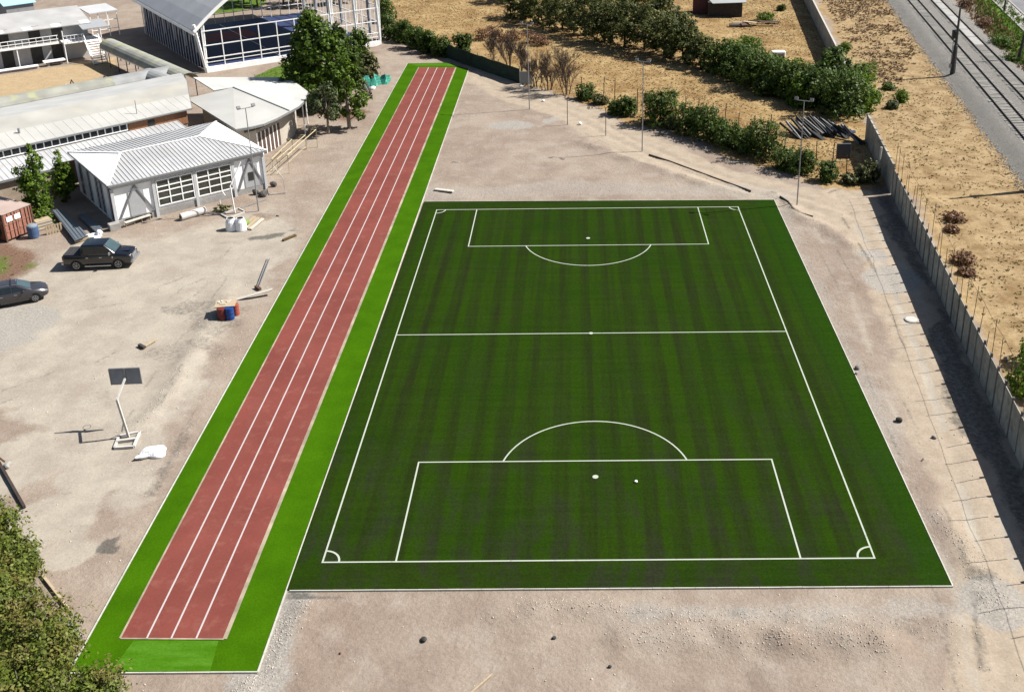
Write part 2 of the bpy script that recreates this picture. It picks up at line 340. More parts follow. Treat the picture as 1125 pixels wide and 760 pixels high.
def masks(x, y):
    n1 = fbm(x, y, 5, 3)-.5; n2 = fbm(x, y, 1.2, 9, 3)-.5; nn = n1*5+n2*2.2
    m = {}
    m['dry'] = np.maximum(sst(-1.2, 1.2, sd(x, y, P_FIELD)+nn*.8), sst(-1.2, 1.0, sd(x, y, P_RIGHT)+nn*.5))
    m['right'] = sst(-.5, .5, sd(x, y, P_RIGHT)+n2)
    r3 = sst(.6, -.5, dline(x, y, pxs((1000, 110), (1040, 180), (1088, 275), (1130, 345)))-.55+n2*.8)*.8
    r1 = sst(1.2, -1.2, dline(x, y, L_ROAD1)-3.0+nn*.5); r2 = sst(1.3, -1.3, dline(x, y, L_ROAD2)-2.6+nn*.5)
    m['road'] = np.maximum.reduce([r1, r2, r3])
    def spot(px, py, r, s=1.0, q=1.0): c = G(px, py); return sst(r*.35, -r*.35, np.hypot((x-c.x), (y-c.y)*q)-r+nn*s)
    gr = np.maximum.reduce([spot(985, 308, 2.7, .6), spot(572, 138, 2.6, .9, 1.3), spot(600, 133, 1.6, .8), spot(20, 350, 3.2, .7), spot(-10, 360, 4, .7), spot(960, 280, 1.5, .4), spot(1080, 660, 1.6, .4),
                            sst(1.2, -.8, dline(x, y, pxs((325, 655), (300, 690), (285, 745)))-1.0+nn*.3)*.9, sst(1, -1, dline(x, y, pxs((470, 215), (620, 205), (850, 213)))-2.0+nn*.6)*.5,
                            sst(1, -1, dline(x, y, pxs((700, 672), (850, 676), (1060, 668)))-1.0+nn*.5)*.6, sst(1, -1, dline(x, y, pxs((860, 230), (940, 400), (1050, 640)))-.8+nn*.4)*.55])
    m['gravel'] = gr
    m['pale'] = sst(-2.5, 2.5, sd(x, y, P_YARD)+nn*1.0)*.9
    m['pale'] = np.maximum.reduce([m['pale'], spot(60, 570, 2.6, .7), spot(100, 520, 2.2, .6), spot(70, 610, 1.6, .5), spot(20, 510, 3, .8), spot(275, 292, 1.8, .4), spot(60, 385, 2.4, .8)])
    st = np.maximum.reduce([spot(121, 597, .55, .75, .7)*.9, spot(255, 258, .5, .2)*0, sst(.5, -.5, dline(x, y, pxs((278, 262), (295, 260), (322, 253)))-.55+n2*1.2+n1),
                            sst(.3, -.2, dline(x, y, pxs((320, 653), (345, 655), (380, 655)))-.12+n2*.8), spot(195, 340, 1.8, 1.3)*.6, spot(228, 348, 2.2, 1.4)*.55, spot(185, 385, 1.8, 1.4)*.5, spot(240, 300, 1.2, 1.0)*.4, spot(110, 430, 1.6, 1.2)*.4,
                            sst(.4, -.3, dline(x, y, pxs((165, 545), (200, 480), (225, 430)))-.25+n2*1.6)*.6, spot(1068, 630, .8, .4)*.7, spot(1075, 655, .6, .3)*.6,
                            sst(.3, -.3, dline(x, y, pxs((850, 212), (872, 232), (895, 240)))-.3+n2)*.8, sst(.5, -.5, dline(x, y, pxs((700, 171), (760, 190), (825, 210)))-.15+n2*.5)*.6,  # second dark line paints the shaded trench edge beside the dirt road
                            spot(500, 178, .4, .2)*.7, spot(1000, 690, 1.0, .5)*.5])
    m['stain_shade'] = st
    wx = 23.15+.1078*y-x; m['stain_shade'] = np.maximum(m['stain_shade'], sst(-.1, .5, wx+n2)*sst(2.2, 1.2, wx+nn*.5+n1*1.5)*sst(58, 50, y)*.75)  # dark soil along the wall foot, painted to deepen the wall's shadow
    d2 = dline(x, y, L_ROAD2); rut = np.exp(-((d2-.85)/.34)**2)*1.0
    m['pale'] = np.maximum(m['pale'], rut*sst(.3, .5, vnoise(x, y, 4, 71)))
    m['stain_shade'] = np.maximum(m['stain_shade'], np.exp(-((d2-1.6)/.3)**2)*.75*sst(.4, .6, vnoise(x, y, 3, 72)))
    for k, l in enumerate(YARD_TRACKS):
        d3 = dline(x, y, l); b_ = np.exp(-((d3-.8)/.26)**2); m['stain_shade'] = np.maximum(m['stain_shade'], b_*.6*sst(.3, .55, vnoise(x, y, 2.5, 80+k))); m['pale'] = np.maximum(m['pale'], np.exp(-(d3/.45)**2)*.55*sst(.3, .5, vnoise(x, y, 3, 90+k)))
    m['red'] = np.maximum.reduce([sst(-1, 1.5, sd(x, y, P_WEED)+1.2+nn*.4)*.8, spot(285, 240, 1.4, .4)*.5, spot(470, 62, 1.6, .5)*.6, spot(405, 50, 3, .7)*.7, spot(385, 125, 3, .6)*.7, spot(395, 60, 3.5, .6)*.6, spot(345, 120, 3)*.6])
    m['green'] = np.maximum.reduce([sst(-.8, 1.2, sd(x, y, P_WEED)-.6+nn*.5)*.6, sst(-.5, .5, sd(x, y, P_LAWN)+n2), sst(-1, 1, sd(x, y, P_LAWN2)+n2*2), sst(-.7, .7, sd(x, y, P_BANK)+n2*2), spot(33, 293, .8, .4)*.5])
    m['sand'] = sst(-.5, .8, sd(x, y, P_SAND)+n2)
    return m
_RO = G(1124, 150, .75); _RD = (G(998, 0, .75)-_RO); RAIL = Frame(_RO, _RD)
def railt(x, y): return (x-RAIL.o.x)*RAIL.w.x+(y-RAIL.o.y)*RAIL.w.y
def zground(x, y):
    x = np.asarray(x, float); y = np.asarray(y, float)
    z = (fbm(x, y, 3.5, 21, 4)-.5)*.14+(fbm(x, y, .9, 33, 2)-.5)*.05
    for i, b in enumerate(L_BERM):
        z = z+.22*np.exp(-(dline(x, y, b)/(.75 if i not in (1, 3) else .9))**2)*(.35+1.3*vnoise(x, y, 1.1, 40+i))
    for l in (L_ROAD1, L_ROAD2):
        d = dline(x, y, l); z = z-.09*np.exp(-((d-.85)/.3)**2)
    z = z+(fbm(x*.45, y*1.7, 1.6, 61, 3)-.5)*.16*sst(-2.6, -4.5, y)
    z = z*(1-.5*sst(1.5, -1, dline(x, y, L_ROAD2)-2.4))
    d = np.maximum(sd(x, y, TURF), sd(x, y, TRK)); z = np.where(d > -.15, -.03, z*sst(.15, 1.6, -d)-.03*(1-sst(.15, 1.0, -d)))
    t = railt(x, y); z = z+np.where(t < -9, np.minimum(.9, (-9-t)*.35), 0)
    far = sst(160, 260, np.hypot(x, y-40)); return z*(1-far)-.01
def axis(*segs):
    o = []
    for a, b, s in segs: o.append(np.arange(a, b, s))
    return np.concatenate(o)
gx = axis((-1500, -300, 300), (-300, -120, 30), (-120, -62, 1.0), (-62, 36, .3), (36, 96, .55), (96, 300, 34), (300, 1501, 300))
gy = axis((-1500, -300, 300), (-300, -40, 40), (-40, -15, 1.5), (-15, 72, .3), (72, 160, .55), (160, 400, 40), (400, 1501, 300))
X, Y = np.meshgrid(gx, gy); nx, ny = len(gx), len(gy); Xf, Yf = X.ravel(), Y.ravel(); Zf = zground(Xf, Yf)
idx = np.arange(nx*ny).reshape(ny, nx); F = np.stack([idx[:-1, :-1], idx[:-1, 1:], idx[1:, 1:], idx[1:, :-1]], -1).reshape(-1, 4)
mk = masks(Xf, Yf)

g = NT('site_ground'); A1 = g.sep(g.attr('zone_a').outputs['Vector']); A2 = g.sep(g.attr('zone_b').outputs['Vector']); A3 = g.sep(g.attr('zone_c').outputs['Vector'])
def soft(v, sc=2.2, amt=.55): return g.mr(g.math('ADD', v, g.math('MULTIPLY', g.math('SUBTRACT', g.noise(sc, 6, rough=.7), .5), amt)), .32, .68)
big = g.noise(.11, 5); mid = g.noise(.9, 7, rough=.65); fine = g.noise(7, 6, rough=.75); grit = g.noise(26, 3)
c = g.mix(g.mr(big, .38, .62), (.325, .255, .203), (.40, .33, .265))
c = g.mix(g.math('MULTIPLY', g.mr(g.noise(.32, 7, rough=.66), .44, .66), .6), c, (.262, .198, .155))
c = g.mix(g.math('MULTIPLY', g.mr(g.noise(.5, 6, rough=.62), .5, .68), .55), c, (.44, .385, .325))
c = g.mix(soft(A1[1]), c, g.mix(g.mr(mid, .4, .65), (.475, .395, .305), (.40, .325, .245)))                    # packed dirt road
c = g.mix(g.math('MULTIPLY', soft(A2[0], 1.4, .8), .85), c, g.mix(g.mr(g.noise(.4, 7, rough=.65), .38, .62), (.50, .455, .375), (.395, .345, .285)))   # pale yard
c = g.mix(g.math('MULTIPLY', soft(A1[2], 5, .9), .9), c, g.mix(g.mr(fine, .35, .65), (.32, .295, .262), (.45, .42, .375)))       # grey gravel
drycol = g.mix(g.mr(g.noise(.2, 7, rough=.68), .38, .62), (.27, .16, .06), (.50, .365, .175))
drycol = g.mix(g.math('MULTIPLY', g.mr(g.noise(1.7, 6, rough=.7), .48, .72), .55), drycol, (.215, .13, .06))
c = g.mix(soft(A1[0], 1.6, .6), c, drycol)
c = g.mix(g.math('MULTIPLY', A3[1], .72), c, g.mix(g.mr(g.noise(.45, 8, rough=.74), .42, .6), (.47, .35, .20), (.235, .155, .075)))     # sandy strip by the railway
c = g.mix(soft(A2[2], 3, .6), c, g.mix(g.mr(fine, .35, .65), (.16, .09, .06), (.25, .16, .11)))
c = g.mix(soft(A3[0], 2.5, .7), c, g.mix(g.mr(mid, .35, .65), (.075, .15, .012), (.14, .21, .03)))
c = g.mix(soft(A2[3] if False else g.attr('zone_d').outputs['Fac'], 1.5, .5), c, g.mix(g.mr(mid, .4, .65), (.52, .39, .23), (.44, .33, .20)))
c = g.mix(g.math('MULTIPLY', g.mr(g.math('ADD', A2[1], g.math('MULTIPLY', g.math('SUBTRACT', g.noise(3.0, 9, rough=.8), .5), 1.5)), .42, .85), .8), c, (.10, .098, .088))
c = g.mix(.46, c, g.mix(g.mr(fine, .3, .7), (.62, .62, .62), (1.25, 1.25, 1.25)), 'MULTIPLY')
c = g.mix(.16, c, g.mix(g.mr(grit, .3, .7), (.45, .45, .45), (1.45, 1.45, 1.45)), 'MULTIPLY')
nb = g.bump(g.noise(2.6, 8, rough=.68), .4, .12); g.put(g.t.nodes[-1].inputs['Strength'], g.mr(g.math('MAXIMUM', A2[0], A1[1]), 0, 1, .75, .22)); nb = g.bump(g.noise(22, 4, rough=.8), .16, .03, nb)
ground_m = g.done(c, nb)
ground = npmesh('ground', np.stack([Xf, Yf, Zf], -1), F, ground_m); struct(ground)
ground.data.polygons.foreach_set('use_smooth', [True]*len(F))
def vec_attr(o, name, a, b, c):
    at = o.data.attributes.new(name, 'FLOAT_VECTOR', 'POINT'); at.data.foreach_set('vector', np.stack([a, b, c], -1).astype(np.float32).ravel())
vec_attr(ground, 'zone_a', mk['dry'], mk['road'], mk['gravel']); vec_attr(ground, 'zone_b', mk['pale'], mk['stain_shade'], mk['red']); vec_attr(ground, 'zone_c', mk['green'], mk['right'], mk['sand'])
at = ground.data.attributes.new('zone_d', 'FLOAT', 'POINT'); at.data.foreach_set('value', mk['sand'].astype(np.float32))

# ------------------------------------------------------------------ football turf
t = NT('football_turf', .95, .03); P = t.sep(t.pos); x = P[0]
wob = t.math('MULTIPLY', t.math('SUBTRACT', t.noise(.2, 2, stretch=(1, .12, 1)), .5), 1.0)
ph = t.math('MULTIPLY', t.math('ADD', x, wob), 2*PI/1.62)
s1 = t.mr(t.math('ADD', t.math('SINE', ph), t.math('MULTIPLY', t.math('SINE', t.math('MULTIPLY', ph, 2.37)), .45)), -.7, .7); s2 = t.noise(1.0, 3, stretch=(1, .025, 1)); s3 = t.noise(3.6, 4, stretch=(1, .06, 1), rough=.7)
sv_ = t.math('ADD', t.math('MULTIPLY', s1, .25), t.math('ADD', t.math('MULTIPLY', s2, .75), t.math('MULTIPLY', s3, .55)))
out_ = t.math('MAXIMUM', t.mr(P[1], .05, -.1), t.mr(P[1], 46.4, 46.6))
sv_ = t.math('ADD', t.math('MULTIPLY', sv_, t.math('SUBTRACT', 1, out_)), t.math('MULTIPLY', out_, t.math('ADD', t.math('MULTIPLY', t.noise(.8, 5, rough=.7), .8), .34)))
c = t.mix(t.mr(sv_, .48, .92), (.0185, .0265, .006), (.0215, .0515, .002))
pat = t.noise(.16, 5, rough=.6)
c = t.mix(t.math('MULTIPLY', t.mr(pat, .46, .66), .5), c, (.014, .040, .002))
worn = t.math('MULTIPLY', t.mr(t.noise(.55, 6, stretch=(1, .35, 1), rough=.7), .47, .64), t.mr(P[1], 16, -2, .2, 1.0))
c = t.mix(t.math('MULTIPLY', worn, .75), c, (.029, .027, .020))
edge = t.math('MULTIPLY', t.mr(t.math('ABSOLUTE', x), 15.2, 15.8, 0, 1), .6)
c = t.mix(edge, c, (.016, .056, .0015))
c = t.mix(.7, c, t.mix(t.mr(t.noise(7, 5, rough=.85), .3, .7), (.5, .5, .5), (1.35, 1.4, 1.35)), 'MULTIPLY')
c = t.mix(.35, c, t.mix(t.mr(t.noise(2.2, 3, stretch=(.06, 1, 1), rough=.7), .35, .65), (.75, .75, .75), (1.2, 1.2, 1.2)), 'MULTIPLY')
grid = t.mr(t.math('SINE', t.math('MULTIPLY', P[1], 2*PI/1.9)), .9, 1.0, 1.0, .9)
c = t.mix(.4, c, t.mix(grid, (.85, .85, .85), (1, 1, 1)), 'MULTIPLY')
turf_m = t.done(c, t.bump(t.noise(14, 4, rough=.8, stretch=(1.4, .6, 1)), .5, .03))
def sheet(name, poly, z, m, nx_=1, ny_=1):
    o = MB().add([(p[0], p[1], z) for p in poly], [tuple(range(len(poly)))]).build(name, m); return struct(o)
sheet('football_turf', TURF, .03, turf_m)
l = NT('turf_line_paint', .85); c = l.mix(l.math('MULTIPLY', l.mr(l.noise(2.2, 6, rough=.7), .56, .72), .55), (.52, .56, .48), (.16, .22, .10)); line_m = l.done(c, None, .66)
mb = MB(); Z1 = .038; LW = .088
def strip(mb, a, b, w_, z, e=0.0):
    a, b = Vector((a[0], a[1], 0)), Vector((b[0], b[1], 0)); d = (b-a).normalized(); q = Vector((-d.y, d.x, 0))*(w_/2); a = a-d*e; b = b+d*e
    n = max(1, int((b-a).length/3)); 
    mb.add([tuple(a+(b-a)*(i/n)+q*s+Vector((0, 0, z))) for i in range(n+1) for s in (1, -1)], [(2*i, 2*i+1, 2*i+3, 2*i+2) for i in range(n)])
def arc(mb, cx, cy, r, a0, a1, z, n=36, w_=LW):
    vs = []
    for i in range(n+1):
        a = a0+(a1-a0)*i/n; vs += [(cx+(r+s*w_/2)*math.cos(a), cy+(r+s*w_/2)*math.sin(a), z) for s in (1, -1)]
    mb.add(vs, [(2*i, 2*i+1, 2*i+3, 2*i+2) for i in range(n)])
W_, L_, BW, BD, CA, RA, RC = 27.48, 46.49, 20.15, 8.22, 6.74, 5.454, .82
h = LW/2
for sx in (-1, 1): strip(mb, (sx*W_/2, -h), (sx*W_/2, L_+h), LW, Z1)
for yy in (0, L_): strip(mb, (-W_/2+h, yy), (W_/2-h, yy), LW, Z1)
strip(mb, (-W_/2+h, L_/2-.1), (W_/2-h, L_/2-.1), LW, Z1)
for y0, s in ((0, 1), (L_, -1)):
    for sx in (-1, 1): strip(mb, (sx*BW/2, y0+s*h), (sx*BW/2, y0+s*(BD+h)), LW, Z1)
    strip(mb, (-BW/2+h, y0+s*BD), (BW/2-h, y0+s*BD), LW, Z1)
    th = math.asin((BD+h-CA)/RA); arc(mb, 0, y0+s*CA, RA, s*th, s*(PI-th), Z1+.002)
    for sx in (-1, 1): arc(mb, sx*W_/2, y0, RC, (0 if s > 0 else -PI/2) if sx < 0 else (PI/2 if s > 0 else PI), (PI/2 if s > 0 else 0) if sx < 0 else (PI if s > 0 else 1.5*PI), Z1+.004, 10, .1)
    mb.add([(.17*math.cos(a*PI/6), y0+s*CA+.17*math.sin(a*PI/6), Z1) for a in range(12)], [tuple(range(12))])
mb.add([(.15*math.cos(a*PI/6), L_/2-.1+.15*math.sin(a*PI/6), Z1+.003) for a in range(12)], [tuple(range(12))])
struct(mb.build('pitch_markings', line_m))
kerb_m = mat('white_kerb', (.58, .58, .51), .85, .1, 2, var2=.12, spots=(.8, .6, (.42, .38, .32), .7))
def kerb(name, pts, w_=.055, top=.045):
    mb = MB()
    for a, b in zip(pts, pts[1:]):
        a, b = Vector((a[0], a[1], 0)), Vector((b[0], b[1], 0)); d = (b-a).normalized(); n = max(1, int((b-a).length/1.0)); st = (b-a)/n
        for i in range(n): mb.beam(a+st*i+Vector((0, 0, top-.1+random.uniform(-.006, .006)))+d*.006, a+st*(i+1)+Vector((0, 0, top-.1))-d*.006, w_, .2)
    return struct(mb.build(name, kerb_m))
kerb('turf_kerb', [TURF[0]+Vector((.15, .06, 0)), TURF[1]+Vector((.06, .06, 0)), TURF[2]+Vector((.06, -.06, 0)), TURF[3]+Vector((.15, -.06, 0))])

# ------------------------------------------------------------------ running track
t = NT('bright_turf', .95, .03)
c = t.mix(t.mr(t.noise(.5, 5), .35, .65), (.042, .124, .0012), (.056, .156, .0018))
c = t.mix(.45, c, t.mix(t.mr(t.noise(11, 4, rough=.8), .3, .7), (.5, .5, .5), (1.4, 1.4, 1.4)), 'MULTIPLY')
gturf_m = t.done(c, t.bump(t.noise(16, 4, rough=.8), .4, .03))
t = NT('light_turf_patch', .95, .03)
c = t.mix(t.mr(t.noise(1.2, 5, stretch=(.4, 1.6, 1)), .38, .62), (.058, .175, .005), (.085, .225, .016))
c = t.mix(.45, c, t.mix(t.mr(t.noise(11, 4, rough=.8), .3, .7), (.5, .5, .5), (1.4, 1.4, 1.4)), 'MULTIPLY')
lturf_m = t.done(c)
t = NT('red_track', .9, .15)
c = t.mix(t.mr(t.noise(.3, 5), .35, .65), (.20, .053, .041), (.25, .067, .052))
c = t.mix(t.math('MULTIPLY', t.mr(t.noise(1.1, 6, rough=.7), .52, .72), .55), c, (.31, .125, .092))
c = t.mix(t.math('MULTIPLY', t.mr(t.noise(.7, 4, stretch=(1, .15, 1)), .5, .7), .35), c, (.22, .075, .058))
c = t.mix(.4, c, t.mix(t.mr(t.noise(10, 5, rough=.85), .3, .7), (.66, .66, .66), (1.28, 1.28, 1.28)), 'MULTIPLY')
track_m = t.done(c, t.bump(t.noise(30, 3), .2, .01))
tl = NT('track_line_paint', .8); c = tl.mix(tl.math('MULTIPLY', tl.mr(tl.noise(2.5, 6, rough=.7), .56, .72), .45), (.62, .57, .56), (.42, .27, .24)); tline_m = tl.done(c, None, .62)
sheet('track_turf_border', TRK, .02, gturf_m)
sheet('track_turf_patch', pxs((147, 703.5), (240, 704), (231, 737.2), (122, 737.2)), .026, lturf_m)
sheet('track_turf_far_patch', pxs((456, 72.6), (500, 73), (497, 69.9), (451, 70.2)), .026, lturf_m)
RED = pxs((132.5, 701.3), (245.5, 702.2), (500, 74.7), (460.5, 74.3))
sheet('running_track', RED, .034, track_m)
mb = MB()
for n_, f_ in (((161.3, 701.5), (471, 74.6)), ((188, 702), (480.4, 74.6)), ((215.5, 702), (490.2, 74.7))):
    strip(mb, G(*n_), G(*f_), .085, .041)
struct(mb.build('track_lane_lines', tline_m))
edge_m = mat('beige_track_edging', (.38, .32, .23), .9, .15, 2, var2=.25, scale2=.6)
mb = MB()
strip(mb, G(247, 702.2), G(500.8, 74.7), .2, .044); strip(mb, G(132, 701.3), G(460.1, 74.3), .1, .044); strip(mb, G(132.5, 701.6), G(246, 702.4), .08, .046)
struct(mb.build('track_edging', edge_m))
kerb('track_kerb', [TRK[4]+Vector((-.06, 0, 0)), TRK[0]+Vector((-.06, -.06, 0)), TRK[1]+Vector((.06, -.06, 0)), TRK[2]+Vector((.06, 0, 0))], .06, .045)

# ------------------------------------------------------------------ loose stones (cannot be counted)
def stones(name, n, gen, smin, smax, m):
    base = []; bm = bmesh.new(); bmesh.ops.create_icosphere(bm, subdivisions=1, radius=1); bv = np.array([v.co[:] for v in bm.verts]); bf = np.array([[v.index for v in f.verts] for f in bm.faces]); bm.free()
    p = gen(n); n = len(p); s = smin*(smax/smin)**(rng.random(n)**2.4)
    sc = s[:, None, None]*(.6+.5*rng.random((n, 1, 3)))*(.75+.5*rng.random((n, len(bv), 1))); v = bv[None]*sc
    a = rng.random(n)*2*PI; ca, sa = np.cos(a)[:, None], np.sin(a)[:, None]
    v = np.stack([v[..., 0]*ca-v[..., 1]*sa, v[..., 0]*sa+v[..., 1]*ca, v[..., 2]*.7], -1)
    z = zground(p[:, 0], p[:, 1]); v = v+np.stack([p[:, 0], p[:, 1], z+s*.2], -1)[:, None]
    f = bf[None]+np.arange(n)[:, None, None]*len(bv); return stuff(npmesh(name, v.reshape(-1, 3), f.reshape(-1, 3), m))
stone_m = mat('loose_stone', (.60, .54, .46), .95, .25, 1.5)
def along(lines, spread):
    def gen(n):
        out = []
        for _ in range(n):
            l = random.choice(lines); i = random.randrange(len(l)-1); k = random.random()
            out.append(((l[i]+(l[i+1]-l[i])*k).x+random.gauss(0, spread), (l[i]+(l[i+1]-l[i])*k).y+random.gauss(0, spread)))
        p = np.array(out); return p[np.maximum(sd(p[:, 0], p[:, 1], TURF), sd(p[:, 0], p[:, 1], TRK)) < -.2]
    return gen
stones('berm_rubble', 9000, along(L_BERM[:4]+L_BERM[:2]+L_BERM[4:8], .42), .012, .05, stone_m)
def anywhere(n):
    p = np.stack([rng.uniform(-48, 27, n), rng.uniform(-13, 72, n)], -1); k = np.maximum(sd(p[:, 0], p[:, 1], TURF), sd(p[:, 0], p[:, 1], TRK)) < -.2; return p[k]
stones('scattered_stones', 9000, anywhere, .012, .06, stone_m)

# ------------------------------------------------------------------ dry grass and weeds
def tufts(name, n, area, dens, hmin, hmax, wd, m, blades=4, lean=.45):
    x0, x1, y0, y1 = area; p = np.stack([rng.uniform(x0, x1, n), rng.uniform(y0, y1, n)], -1)
    p = p[rng.random(n) < dens(p[:, 0], p[:, 1])]; n = len(p); z = zground(p[:, 0], p[:, 1]); vs = []
    hh = (hmin+(hmax-hmin)*rng.random(n)**1.5)
    for b in range(blades):
        a = rng.random(n)*2*PI; h_ = hh*(.6+.4*rng.random(n)); ln = lean*rng.random(n); wv = wd*(.6+.8*rng.random(n))
        dx, dy = np.cos(a), np.sin(a); ox, oy = rng.normal(0, .06, n), rng.normal(0, .06, n)
        A = np.stack([p[:, 0]+ox-dy*wv/2, p[:, 1]+oy+dx*wv/2, z-.02], -1); B = np.stack([p[:, 0]+ox+dy*wv/2, p[:, 1]+oy-dx*wv/2, z-.02], -1)
        Cc = np.stack([p[:, 0]+ox+dx*ln*h_*1.6, p[:, 1]+oy+dy*ln*h_*1.6, z+h_], -1); vs.append(np.stack([A, B, Cc], 1))
    v = np.concatenate(vs).reshape(-1, 3); return stuff(npmesh(name, v, np.arange(len(v)).reshape(-1, 3), m))
straw_m = leafmat('dry_straw', (.34, .23, .10), (.54, .41, .22), .2, ((.40, .26, .11), .2))
weed_m = leafmat('brown_weed', (.16, .095, .045), (.33, .21, .105), .15)
pweed_m = leafmat('pale_weed', (.24, .155, .075), (.40, .275, .14), .15)
green_m = leafmat('green_weed', (.06, .12, .01), (.17, .27, .03), .25)
olive_m = leafmat('olive_weed', (.19, .17, .05), (.33, .28, .10), .2)
fld = lambda x, y: sst(-.5, 1.5, sd(x, y, P_FIELD))*(.3+.7*sst(.35, .65, fbm(x, y, 4, 51)))
tufts('dry_grass', 95000, (-36, 52, 52, 152), fld, .03, .16, .2, straw_m, 3, 1.3)
tufts('dry_weeds', 5000, (-36, 52, 52, 152), lambda x, y: sst(-.5, 1, sd(x, y, P_FIELD))*sst(.52, .70, fbm(x, y, 6, 77)), .06, .26, .16, weed_m, 4, 1.1)
rgt = lambda x, y: sst(.2, 1.2, sd(x, y, P_RIGHT))
tufts('straw_by_railway', 30000, (20, 62, -35, 150), lambda x, y: rgt(x, y)*sst(.4, .62, fbm(x, y, 2.2, 91))*.9, .04, .2, .16, straw_m, 3, 1.0)
br = pxs((905, -10), (945, 60), (975, 100), (1000, 60), (965, -10))
tufts('brown_weeds_by_railway', 26000, (20, 62, 60, 150), lambda x, y: sst(-2, 1, sd(x, y, br))*sst(.4, .58, fbm(x, y, 2.6, 95)), .08, .32, .24, weed_m, 5, 1.1)
tufts('olive_weeds_by_railway', 14000, (20, 62, 0, 110), lambda x, y: rgt(x, y)*sst(.5, .62, fbm(x, y, 2.6, 99)), .05, .18, .16, olive_m, 4, .9)
tufts('low_weeds_by_railway', 12000, (20, 62, 0, 110), lambda x, y: rgt(x, y)*sst(.5, .62, fbm(x, y, 2.2, 105)), .04, .16, .16, pweed_m, 4, 1.1)
tufts('bank_grass', 22000, (58, 95, 85, 160), lambda x, y: sst(-.6, .6, sd(x, y, P_BANK)), .2, .6, .14, green_m)
bw = pxs((1035, -20), (1055, -20), (1125, 60), (1150, 95), (1118, 78), (1080, 40))
tufts('bank_scrub', 9000, (50, 90, 75, 160), lambda x, y: sst(-.6, .6, sd(x, y, bw)), .3, 1.1, .14, weed_m, 6)
tufts('yard_weeds', 1800, (-75, -40, 28, 50), lambda x, y: sst(-.8, .6, sd(x, y, P_WEED))*sst(.4, .6, fbm(x, y, 1.5, 3)), .05, .2, .1, olive_m)
tufts('lawn_grass', 5000, (-56, -30, 80, 105), lambda x, y: sst(-.3, .3, sd(x, y, P_LAWN)), .05, .15, .1, green_m)
tufts('fence_foot_weeds', 9000, (-12, 30, 52, 92), lambda x, y: sst(.9, -.6, dline(x, y, pxs((575, 93), (640, 115), (690, 135), (760, 155), (850, 186), (910, 204), (970, 208))))*(.3+.7*sst(.4, .6, fbm(x, y, 2, 131))), .2, .75, .1, leafmat('fence_weed', (.13, .095, .04), (.33, .22, .10), .15), 5)
# ------------------------------------------------------------------ railway
rt_ = lambda a, b, z: RAIL(a, b, z)
bal_m = NT('ballast_stone', .95, .15)
c = bal_m.mix(bal_m.mr(bal_m.noise(6, 7, rough=.85), .3, .7), (.115, .108, .098), (.46, .44, .40))
c = bal_m.mix(bal_m.math('MULTIPLY', bal_m.mr(bal_m.noise(.3, 5), .42, .62), .5), c, (.27, .262, .25))
bal_m = bal_m.done(c, bal_m.bump(bal_m.noise(6, 6, rough=.85), 1.0, .2))
ts = np.array([3.4, 2.8, 2.1, 1.5, 1.0, .5, -.8, -2.2, -3.1, -4.5, -6.0, -6.6, -7.6, -8.6]); zs = np.array([-.1, .05, .32, .52, .58, .60, .60, .60, .58, .60, .60, .56, .2, -.1])
aa = np.arange(-130, 150, .5); AA, TT = np.meshgrid(aa, ts, indexing='ij'); ZZ = np.broadcast_to(zs, AA.shape)+rng.normal(0, .035, AA.shape); TJ = TT+rng.normal(0, .04, AA.shape)+(TT > 3)*(vnoise(AA, AA*0, 2.5, 8)-.5)*.4
VV = np.stack([RAIL.o.x+RAIL.u.x*AA+RAIL.w.x*TJ, RAIL.o.y+RAIL.u.y*AA+RAIL.w.y*TJ, ZZ], -1).reshape(-1, 3)
ii = np.arange(len(VV)).reshape(AA.shape); FF = np.stack([ii[:-1, :-1], ii[1:, :-1], ii[1:, 1:], ii[:-1, 1:]], -1).reshape(-1, 4)
struct(npmesh('ballast_bed', VV, FF, bal_m))
stones('ballast_edge_stones', 7000, lambda n: np.stack([RAIL.o.x+RAIL.u.x*(a_ := rng.uniform(-30, 95, n))+RAIL.w.x*(b_ := 3.0+rng.normal(0, .45, n)), RAIL.o.y+RAIL.u.y*a_+RAIL.w.y*b_], -1), .04, .13, mat('ballast_grit', (.30, .295, .28), .95, .35, 2))
rail_m = mat('rusty_rail', (.035, .026, .022), .7, .25, 6); slp_m = mat('sleeper_concrete', (.40, .385, .35), .9, .15, 3, var2=.1)
deck_m = mat('pale_crossing_slab', (.42, .41, .39), .9, .12, 2)
for t0, lab in ((0.0, 'railway track nearer the field, two rusty rails on pale concrete sleepers'), (-3.87, 'railway track nearer the road, rusty rails with pale slabs between them at the far end')):
    r = T('railway_track', lab, 'railway track', RAIL(0, t0-.85, .6))
    for k in (0, -1.68):
        mb = MB(); mb.beam(RAIL(-125, t0+k, .66), RAIL(140, t0+k, .66), .15, .03); mb.beam(RAIL(-125, t0+k, .72), RAIL(140, t0+k, .72), .045, .1); mb.beam(RAIL(-125, t0+k, .785), RAIL(140, t0+k, .785), .085, .04); mb.build('rail', rail_m, r)
    src = MB().box(RAIL(0, t0-.84, .59), (.24, 2.6, .12), RAIL.u).build('sleeper', slp_m, r)
    for i in range(-5, 95):
        if i == 0: continue
        o = src.copy(); COL.objects.link(o); o.parent = r; o.location = RAIL.u*(i*.62)
    mb = MB()
    for i in list(range(95, 220))+list(range(-190, -5)): mb.box(RAIL(i*.62, t0-.84, .59), (.24, 2.6, .12), RAIL.u)
    stuff(mb.build('sleeper_row', slp_m, r))
    if t0 < -1:
        p0 = G(1068, 40, .7); a0 = (p0-RAIL.o).dot(RAIL.u); mb = MB()
        for i in range(9): mb.box(RAIL(a0-3+i*5.2, t0-.84, .665), (5.0, 1.25, .06), RAIL.u)
        mb.build('slab', deck_m, r)
